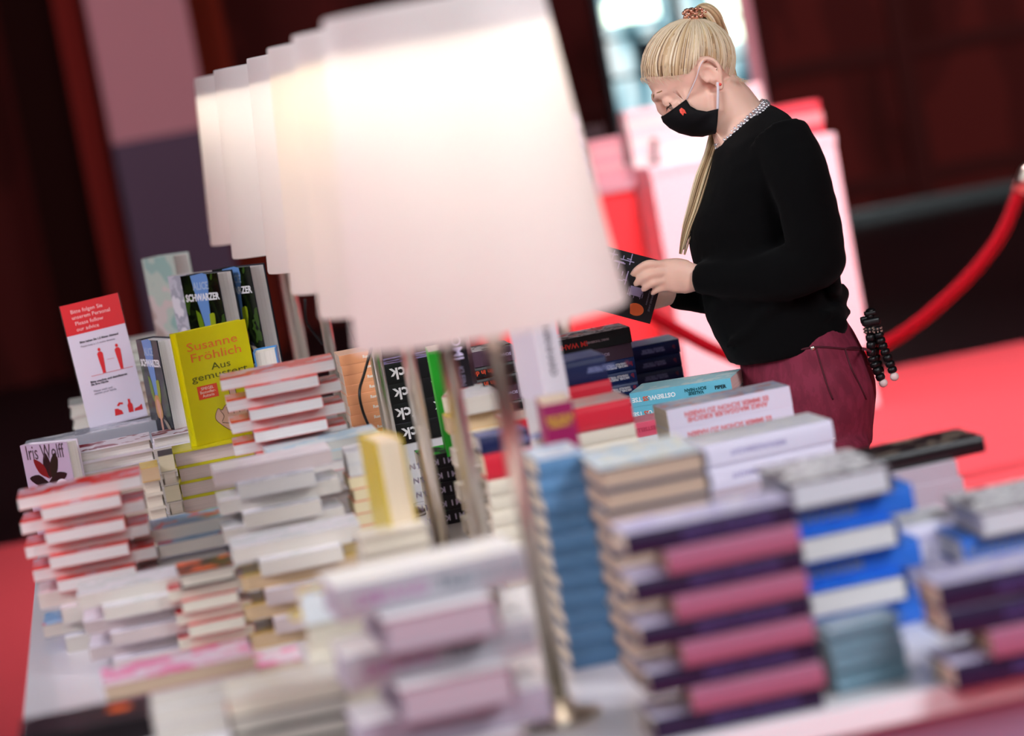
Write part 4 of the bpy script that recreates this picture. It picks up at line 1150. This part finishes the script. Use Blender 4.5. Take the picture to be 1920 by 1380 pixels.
def showcase():
    """brightly lit glass showcase beyond the podium"""
    s = 330
    a = at(1108, 0, s); b = at(1400, 0, s); bot = at(1170, 300, s).z; top = a.z + .9
    y = a.y
    x0, x1 = a.x, b.x
    root = tag(empty('glass_showcase', ((x0 + x1) / 2, y, .0)), 'tall lit glass showcase with white and cyan backlight behind the woman\'s head', 'showcase')
    wd = x1 - x0; fr = mat('dark_showcase_frame', '1c2024', .4, .3)
    m = bpy.data.materials.new('backlit_glass'); m.use_nodes = True; nt = m.node_tree
    bsdf = nt.nodes['Principled BSDF']
    tc = nt.nodes.new('ShaderNodeTexCoord'); mp = nt.nodes.new('ShaderNodeMapping'); mp.inputs['Scale'].default_value = (2.6, 2, .8)
    mp.inputs['Location'].default_value = (.9, 0, .35)
    nz = nt.nodes.new('ShaderNodeTexNoise'); nz.inputs['Scale'].default_value = 2.3; nz.inputs['Detail'].default_value = 2
    rp = nt.nodes.new('ShaderNodeValToRGB'); el = rp.color_ramp.elements
    el[0].position = .40; el[0].color = lin('16343c'); el[1].position = .62; el[1].color = lin('f4ffff')
    e = el.new(.46); e.color = lin('6a9cac'); e = el.new(.53); e.color = lin('c8ecf4')
    nt.links.new(tc.outputs['Object'], mp.inputs[0]); nt.links.new(mp.outputs[0], nz.inputs[0]); nt.links.new(nz.outputs[0], rp.inputs[0])
    nt.links.new(rp.outputs[0], bsdf.inputs['Emission Color']); bsdf.inputs['Emission Strength'].default_value = 1.0
    bsdf.inputs['Base Color'].default_value = (.05, .08, .1, 1); bsdf.inputs['Roughness'].default_value = .2
    bm = bmesh.new(); box(bm, (0, .0, (top + bot) / 2), (wd - .04, .03, top - bot)); obj('backlit_panel', bm, m, root)
    bm = bmesh.new(); box(bm, (0, .02, bot / 2), (wd, .3, bot), bev=.01); obj('plinth', bm, mat('dark_plinth', '2a1216', .6), root)
    for x in (-wd / 2, wd * .02, wd / 2):
        bm = bmesh.new(); box(bm, (x, -.06, (top + bot) / 2), (.035, .18, top - bot), bev=.004); obj('frame_post', bm, fr, root)
    lm_ = bpy.data.materials.new('light_tube'); lm_.use_nodes = True
    q = lm_.node_tree.nodes['Principled BSDF']; q.inputs['Emission Color'].default_value = lin('e8ffe0'); q.inputs['Emission Strength'].default_value = 3
    z = at(1200, 15, s).z
    bm = bmesh.new(); box(bm, (-wd * .27, -.09, z), (wd * .36, .05, .13), bev=.02); obj('light_box', bm, lm_, root)
    bm = bmesh.new(); box(bm, (wd * .36, -.09, at(1370, 20, s).z), (wd * .20, .05, .34), bev=.02); obj('light_box', bm, lm_, root)
    for zz in (at(1250, 55, s).z, at(1250, 130, s).z, at(1250, 200, s).z):
        bm = bmesh.new(); box(bm, (0, -.06, zz), (wd, .16, .02)); obj('shelf', bm, fr, root)
    # dark things on its shelves
    for px, py, w_, h_ in ((1215, 110, .16, .22), (1340, 95, .13, .20), (1270, 110, .12, .20)):
        p = at(px, py, s); bm = bmesh.new(); box(bm, (p.x - (x0 + x1) / 2, -.08, p.z), (w_, .08, h_), bev=.01); obj('display_case', bm, mat('dark_glass', '1a2830', .2), root)
    # pink upright sign edge to the right
    a = at(1398, 55, 345); b = at(1432, 165, 345)
    bm = bmesh.new(); box(bm, (0, 0, 1.1), (.06, .08, 2.2), bev=.01)
    tag(obj('sign_column', bm, mat('pink_column', 'f0a8b4', .6), loc=(at(1412, 110, 345).x, a.y, .0)), 'narrow pink column right of the lit showcase', 'column')
showcase()

def ropes():
    s = 590
    p1 = at(1922, 335, s); low = at(1500, 705, s)
    red = mat('red_velvet', 'a40418', .85, spec=.1)
    red.node_tree.nodes['Principled BSDF'].inputs['Sheen Weight'].default_value = .1
    def stanchion(p, lab):
        root = tag(empty('rope_stanchion', (p.x, p.y, .008)), lab, 'stanchion', 'rope barrier posts')
        bm = bmesh.new(); lathe(bm, [(0, 0), (.16, 0), (.16, .008), (.14, .02), (.03, .04), (.025, .06), (0, .06)], 36); obj('base', bm, CHROME, root, True)
        bm = bmesh.new(); lathe(bm, [(0, .05), (.025, .05), (.025, .92), (0, .92)], 24); obj('post', bm, CHROME, root, True)
        bm = bmesh.new(); lathe(bm, [(0, .92), (.034, .92), (.036, .94), (.034, .96), (.02, .975), (.03, .995), (.026, 1.02), (0, 1.03)], 24); obj('finial', bm, CHROME, root, True)
    q = at(1955, 300, s); stanchion(q, 'chrome rope stanchion at the right frame edge')
    q2 = at(1030, 470, s); stanchion(q2, 'chrome rope stanchion hidden behind the large lamp shade') if 0 else stanchion(q2, 'chrome rope stanchion behind the large lamp shade')
    px = [(1915, 350), (1880, 435), (1825, 510), (1740, 590), (1660, 645), (1560, 690), (1460, 695), (1350, 660), (1230, 595), (1120, 530), (1040, 465)]
    bm = bmesh.new(); P = spline([at(x, y, s) for x, y in px], 6); tube(bm, P, .021, 14)
    o = tag(obj('barrier_rope', bm, red, None, True), 'sagging red velvet barrier rope behind the woman', 'rope')
    bm = bmesh.new()
    for e, d in ((P[0], P[0] - P[1]), (P[-1], P[-1] - P[-2])):
        d.normalize(); tube(bm, [e - d * .02, e + d * .055, e + d * .075], [.024, .024, .010], 16)
    obj('rope_end', bm, CHROME, o, True)
ropes()

# ================================================================ upright things on the table
def front_text(root, s, size, c, up, right, L, W, T, bold=0, sx=1, sp=1, name='cover_lettering', align='CENTER', shear=0):
    """writing on a book's front: up = metres from the foot, right = metres from the spine"""
    m = mat('ink_' + c, c, .5)
    return text(name, s, size, m, root, (0, 0, R(90)), (L / 2 - up, -W / 2 + right, T + .0004), bold=bold, sx=sx, sp=sp, align=align, shear=shear)
def flat(root, name, pts, c, L, W, T, lift=.0004, art_m=None):
    """printed shape on the front: pts (right of spine, up from foot)"""
    bm = bmesh.new()
    v = [Vector((L / 2 - u, -W / 2 + r, T + lift)) for r, u in pts]
    f = poly(bm, v); bmesh.ops.triangulate(bm, faces=[f]); bmesh.ops.recalc_face_normals(bm, faces=bm.faces)
    return obj(name, bm, art_m or mat('print_' + c, c, .4), root)
def smooth_pts(P, n=4):
    Q = spline([Vector((a, b, 0)) for a, b in P + [P[0]]], n)
    return [(q.x, q.y) for q in Q[:-1]]
def yellow_book():
    KIND['susanne'] = (.221, .147, .030, 1, 'd8cc08', 'd0c806', ['dccf0e'], 'f0e8c0', '', None)
    stand('susanne', 424, 822, 968, R(20), 'bright yellow hardcover standing upright with a drawn fist on its cover', z=ys.z + .0004)
    r = [o for o in bpy.data.objects if o.get('label', '').startswith('bright yellow hardcover standing')][0]
    A = (.221, .147, .030)
    for t_, z_, c_, u_, x_, w_ in (('Susanne', .0235, 'e8702c', .189, .070, 1.42), ('Fröhlich', .0235, 'e8702c', .167, .074, 1.42), ('Aus', .0190, '5c5a10', .144, .080, 1.42), ('gemustert', .0190, '5c5a10', .128, .074, 1.52)):
        front_text(r, t_, z_, c_, u_, x_, *A, sx=w_)
    flat(r, 'sticker', [(.022, .112), (.064, .112), (.064, .086), (.022, .086)], 'e8502c', *A)
    front_text(r, 'SPIEGEL\nBestseller-\nAutorin', .0078, 'fbe8d8', .0990, .043, *A, sp=.9, name='sticker_lettering')
    hand_ = smooth_pts([(.086, .098), (.098, .096), (.100, .076), (.101, .066), (.112, .064), (.122, .060), (.126, .046), (.124, .030), (.112, .018), (.096, .006), (.080, .012), (.062, .026), (.048, .044), (.056, .062), (.064, .058), (.074, .066), (.086, .064)], 3)
    flat(r, 'fist_drawing', hand_, 'e8b8a4', *A)
    bm = bmesh.new()
    def ln(P, w_=.0006):
        tube(bm, [Vector((A[0] / 2 - u, -A[1] / 2 + q, A[2] + .0006)) for q, u in spline2(P)], w_, 5)
    def spline2(P): return [(q.x, q.y) for q in spline([Vector((a, b, 0)) for a, b in P], 4)]
    ln(hand_ + [hand_[0]]); ln([(.060, .058), (.066, .046), (.060, .036)]); ln([(.074, .062), (.076, .048)]); ln([(.086, .060), (.088, .046)]); ln([(.098, .058), (.100, .046)]); ln([(.110, .058), (.111, .048)])
    ln([(.060, .034), (.076, .030), (.090, .034)])
    obj('drawing_outline', bm, mat('print_dark', '6a4030', .5), r)
    front_text(r, 'KNAUR', .0070, '3a3818', .010, .096, *A); flat(r, 'publisher_dot', [(.112 + .0035 * math.cos(a), .010 + .0035 * math.sin(a)) for a in [k * .5 for k in range(12)]], '2c2a14', *A)
yellow_book()

LEAF = art('leafy_cover', ['080c06', '0c140a', '18240c', '0a1006', '34501a'], 24, .25)
def photo_books():
    KIND['alice'] = (.235, .145, .040, 1, '18202c', '8c9cc4', ['121c10'], 'f6f4f2', '', None)
    A = (.235, .145, .040)
    specs = [((440, 712, 885), R(-60), 'dark hardcover with woman portrait and white letters, left of the upright pair'),
             ((500, 700, 885), R(-60), 'dark hardcover with woman portrait and white letters, right of the upright pair'),
             ((348, 838, 905), R(-74), 'narrow-looking dark portrait hardcover standing left of the yellow book')]
    first = None
    for (px, py, s), yaw, lab in specs:
        o = None
        if first is None:
            stand('alice', px, py, s, yaw, lab)
            r = first = [x for x in bpy.data.objects if x.get('label') == lab][0]
            for ch in r.children:
                if ch.name.startswith('cover'): ch.data = ch.data.copy(); ch.data.materials[1] = LEAF
            flat(r, 'sky_print', smooth_pts([(.040, .234), (.105, .234), (.095, .180), (.090, .140), (.078, .112), (.066, .108), (.060, .140), (.050, .180)], 3), '6c98d4', *A)
            flat(r, 'foliage_print', smooth_pts([(.088, .150), (.108, .150), (.104, .120), (.092, .100), (.084, .112)], 3), '9cae1c', *A, lift=.0005)
            flat(r, 'foliage_print', smooth_pts([(.038, .160), (.054, .150), (.060, .118), (.050, .105), (.040, .125)], 3), '6c8c18', *A, lift=.0005)
            flat(r, 'jacket_print', smooth_pts([(.030, .006), (.128, .006), (.122, .050), (.100, .078), (.074, .060), (.050, .078), (.036, .050)], 3), '1c1c28', *A, lift=.0005)
            flat(r, 'arm_print', smooth_pts([(.090, .070), (.118, .062), (.138, .040), (.132, .032), (.108, .052)], 3), 'a09484', *A, lift=.0009)
            flat(r, 'hair_print', smooth_pts([(.052, .082), (.056, .110), (.072, .120), (.090, .112), (.096, .084), (.086, .070), (.062, .070)], 3), 'c89858', *A, lift=.0007)
            flat(r, 'face_print', smooth_pts([(.064, .090), (.066, .106), (.076, .110), (.085, .104), (.086, .088), (.075, .074)], 3), 'd8a890', *A, lift=.0009)
            flat(r, 'neck_print', smooth_pts([(.070, .076), (.081, .076), (.082, .050), (.074, .034), (.069, .050)], 3), 'd0a088', *A, lift=.0008)
            front_text(r, 'ALICE', .0230, 'a8c0dc', .210, .074, *A, bold=.0005)
            front_text(r, 'SCHWARZER', .0210, 'f4f6f8', .186, .073, *A, bold=.0006, sx=1.05)
            front_text(r, 'LEBENSWERK', .0170, 'e8ecf0', .022, .073, *A, bold=.0004)
        else:
            r = copy_tree(first); p = at(px, py, s)
            up = Matrix(((0, 1, 0), (0, 0, -1), (-1, 0, 0))); m = Matrix.Rotation(yaw, 3, 'Z') @ up
            r.rotation_euler = m.to_euler(); r.location = p + m @ Vector((-A[0] / 2, 0, 0)); r['label'] = lab
    stand('grey', 404, 706, 850, R(-60), 'blue-grey book standing behind the upright portrait pair', L=.235, W=.14, T=.03)
photo_books()
def iris_book():
    KIND['iris'] = (.210, .132, .030, 1, 'd8cedc', 'c0b2c4', ['b9acc4'], 'eeeae4', '', None)
    A = (.210, .132, .030)
    stand('iris', 142, 1026, 985, R(-47), 'lilac hardcover with dark flower standing at the left table edge')
    r = [x for x in bpy.data.objects if x.get('label', '').startswith('lilac hardcover')][0]
    front_text(r, 'Iris Wolff', .040, '4a3c44', .193, .066, *A, sx=.70)
    rnd = random.Random(3)
    for k, (cxp, cyp, a, ln_, c) in enumerate([(.066, .115, 1.57, .042, '2a1a1c'), (.066, .112, .9, .046, '3c1a1c'), (.066, .112, 2.3, .046, '7a1e20'), (.062, .105, .25, .050, '2c181a'), (.062, .105, 2.95, .046, '241618'),
                                         (.060, .098, -2.7, .040, 'd0702c'), (.070, .098, -.4, .046, '8a1c20'), (.066, .10, -1.57, .05, '241618'), (.060, .10, 3.5, .05, '5a1418'), (.074, .108, 1.2, .05, '2a2018')]):
        cyp += .030; ln_ *= 1.15
        d = (math.cos(a), math.sin(a)); n_ = (-d[1], d[0]); w_ = .011
        P = [(cxp, cyp), (cxp + d[0] * ln_ * .5 + n_[0] * w_, cyp + d[1] * ln_ * .5 + n_[1] * w_), (cxp + d[0] * ln_, cyp + d[1] * ln_), (cxp + d[0] * ln_ * .5 - n_[0] * w_, cyp + d[1] * ln_ * .5 - n_[1] * w_)]
        flat(r, 'petal_print', smooth_pts(P, 3), c, *A, lift=.0004 + .00005 * k)
    flat(r, 'sticker', [(.100 + .024 * math.cos(a), .116 + .024 * math.sin(a)) for a in [2 * math.pi * k / 30 for k in range(30)]], 'e8e6f0', *A, lift=.0012)
    t = front_text(r, 'Auf der Liste\nDeutscher\nBuchpreis\n2020', .0066, '44485c', .116, .100, *A, name='sticker_lettering'); t.location.z += .001
iris_book()
def notice():
    w_, h_ = .126, .268
    p = Vector((GREYPILE.x + .004, GREYPILE.y + .035, GREYPILE.z + .0005))
    root = tag(empty('notice_stand', p, R(-6)), 'red and white notice in a clear upright holder at the left', 'sign')
    lean = Matrix.Rotation(R(-4), 3, 'X') @ Matrix.Rotation(R(-3.2), 3, 'Y')
    root.rotation_euler = (Matrix.Rotation(R(-6), 3, 'Z') @ lean).to_euler()
    bm = bmesh.new(); box(bm, (0, 0, h_ / 2), (w_, .0012, h_)); obj('paper', bm, mat('notice_paper', 'dcd4e4', .4), root)
    am = mat('clear_acrylic', 'ffffff', .05); q = am.node_tree.nodes['Principled BSDF']; q.inputs['Transmission Weight'].default_value = 1; q.inputs['IOR'].default_value = 1.2
    bm = bmesh.new(); box(bm, (0, .002, h_ / 2), (w_ + .004, .002, h_ + .004)); box(bm, (0, .014, .002), (w_ + .004, .030, .003)); obj('holder', bm, am, root)
    rd = mat('notice_red', 'd81420', .35)
    bm = bmesh.new(); box(bm, (0, -.0009, h_ - .033), (w_, .0004, .066)); obj('red_header', bm, rd, root)
    def tx(s, size, c, x, z, sp=.9, name='lettering', bold=0): text(name, s, size, mat('ink_' + c, c, .5), root, (R(90), 0, 0), (x, -.0014, z), 'LEFT', bold=bold, sp=sp)
    tx('Bitte folgen Sie\nunserem Personal', .0115, 'f4c8c8', -.044, h_ - .024, 1.1); tx('Please follow\nour advice', .0115, 'f4c8c8', -.040, h_ - .050, 1.1)
    tx('Bitte halten Sie 1,5 Meter Abstand', .0060, '3c3844', -.040, h_ - .084, bold=.0002); tx('Please keep a 1.5 metre distance', .0056, '807888', -.040, h_ - .093)
    tx('Bitte waschen und desinfizieren\nSie Ihre Hände', .0062, '3c3844', -.038, h_ - .174, bold=.0002); tx('Please wash and\nsanitise your hands', .0062, '807888', -.036, h_ - .194)
    for x in (-.004, .034):
        bm = bmesh.new(); z0 = h_ - .158
        P = [(-.003, 0), (.003, 0), (.0055, .030), (.0062, .042), (.003, .046), (-.003, .046), (-.0062, .042), (-.0055, .030)]
        f = poly(bm, [Vector((x + a, -.0014, z0 + b)) for a, b in P]); g = poly(bm, [Vector((x + .0032 * math.cos(t), -.0014, z0 + .0505 + .0036 * math.sin(t))) for t in [k * .5236 for k in range(12)]])
        obj('person_symbol', bm, rd, root)
    bm = bmesh.new(); box(bm, (.012, -.0012, h_ - .159), (.09, .0004, .0007)); box(bm, (.015, -.0012, h_ - .132), (.016, .0004, .0005)); obj('distance_line', bm, rd, root)
    bm = bmesh.new(); 
    poly(bm, [Vector((x, -.0014, z)) for x, z in [(-.004, .016), (.014, .016), (.012, .024), (.004, .030), (-.002, .030)]])
    poly(bm, [Vector((x, -.0014, z)) for x, z in [(.004, .036), (.010, .042), (.018, .040), (.018, .036), (.012, .037), (.008, .034)]]); obj('hand_symbol', bm, rd, root)
    bm = bmesh.new()
    poly(bm, [Vector((x, -.0014, z)) for x, z in [(.026, .016), (.036, .016), (.037, .032), (.034, .036), (.034, .044), (.029, .044), (.029, .036), (.026, .032)]])
    poly(bm, [Vector((x, -.0014, z)) for x, z in [(.038, .016), (.056, .016), (.056, .028), (.050, .024), (.040, .022)]]); obj('soap_symbol', bm, rd, root)
notice()
def others():
    KIND['still'] = (.19, .12, .05, 1, 'c8d8d0', 'b8ccc4', ['9cc4bc', 'c0d4c8', 'd8d0cc', 'b8a8a0'], 'f2f2ee', '', None)
    KIND['stillm'] = (.19, .12, .05, 1, 'c8d8d0', 'b8ccc4', ['9cc4bc', 'c0d4c8', 'd8d0cc', 'b8a8a0'], 'f2f2ee', '', None)
    stand('still', 352, 620, 775, R(-52), 'pale green art hardcover standing on the far pile left of the portrait books')
    KIND['bluedge'] = (.2, .1, .044, 1, '4890d0', '4890d0', ['4890d0'], 'f6f2e8', '', None)
    stand('bluedge', 556, 846, 985, R(-96), 'small book with blue covers and pale page edge standing behind the red pile', L=.205, W=.07, riser=True)
    bm = bmesh.new()
    # yellow book showing its page edges, bright top
    KIND['ybook'] = (.205, .13, .040, 1, 'd8bc28', 'd8bc28', ['dcc430'], 'eedcc4', '', None)
    stand('ybook', 784, 1068, 1290, R(-84), 'thick yellow book standing upright with pages outward near the front poles', L=.205, riser=True)
    KIND['whst'] = (.20, .13, .042, 1, 'ece4f0', 'e8e0ea', ['f4f0f4'], 'ece8dc', '', [('BERNHARD', .016, '8a8490', .03, 0)])
    stand('whst', 1000, 750, 1160, R(99), 'blurred white book standing upright right of the nearest pole', L=.22, riser=True)
    KIND['mag'] = (.19, .12, .045, 0, 'b02468', 'a82464', ['b82c6c'], 'e8d8c8', '', [('DIE NEUE\nHEIMAT', .0095, 'e8b838', -.068, 3)])
    KIND['green'] = (.19, .13, .022, 0, '30d838', '34dc3c', ['34e03c', '60e868'], 'f4f4e4', '', None)
    stand('green', 836, 850, 1000, R(86), 'bright green book standing upright between the second and third poles', L=.20, W=.12, T=.03)
    KIND['naomi'] = (.20, .13, .035, 0, '141018', '16121a', ['1a1420'], 'f0e8e0', '', [('NAOMI', .024, 'd8ccec', -.050, 0), ('KLEIN', .014, '6a6478', .02, 0)])
    stand('naomi', 862, 756, 1020, R(80), 'black book with pale sideways lettering standing beside the green book', L=.15)
    # magenta upright block with yellow lettering
    o = book_proto('mag'); p = at(1052, 990, 1290)
    m = Matrix.Rotation(R(86), 3, 'Z') @ Matrix(((0, 1, 0), (0, 0, -1), (-1, 0, 0)))
    o.rotation_euler = m.to_euler(); o.location = p + m @ Vector((-.095, 0, 0))
    tag(o, 'magenta book with yellow spine lettering standing before the red pile', 'book')
    # black covers with an orange sticker lying at the bottom left
    c = at(40, 1350, 1480) - Vector((0, .14, 0))
    q = stack(c, 0, 0, 'heldlike white white', 'S', 'black-topped pile in the bottom left corner', L=.165, W=.14)
    o = [x for x in bpy.data.objects if x.get('label', '') == 'black paperback with orange sticker, topmost in black-topped pile in the bottom left corner'][0]
    p = at(228, 1352, 1495) - o.location
    bm = bmesh.new(); lathe(bm, [(0, 0), (.0165, 0), (.0165, .0006), (0, .0006)], 28, (p.x, p.y, KT(o)))
    obj('orange_sticker', bm, mat('orange_sticker', 'f0682c', .4), o)
def KT(o):
    return max(v.co.z for ch in o.children for v in ch.data.vertices) + .0002
KIND['heldlike'] = (.21, .135, .03, 0, '1a1418', '141014', ['3a2c34', '2c2228'], 'cfc4c4', 'black paperback with orange sticker', None)
others()
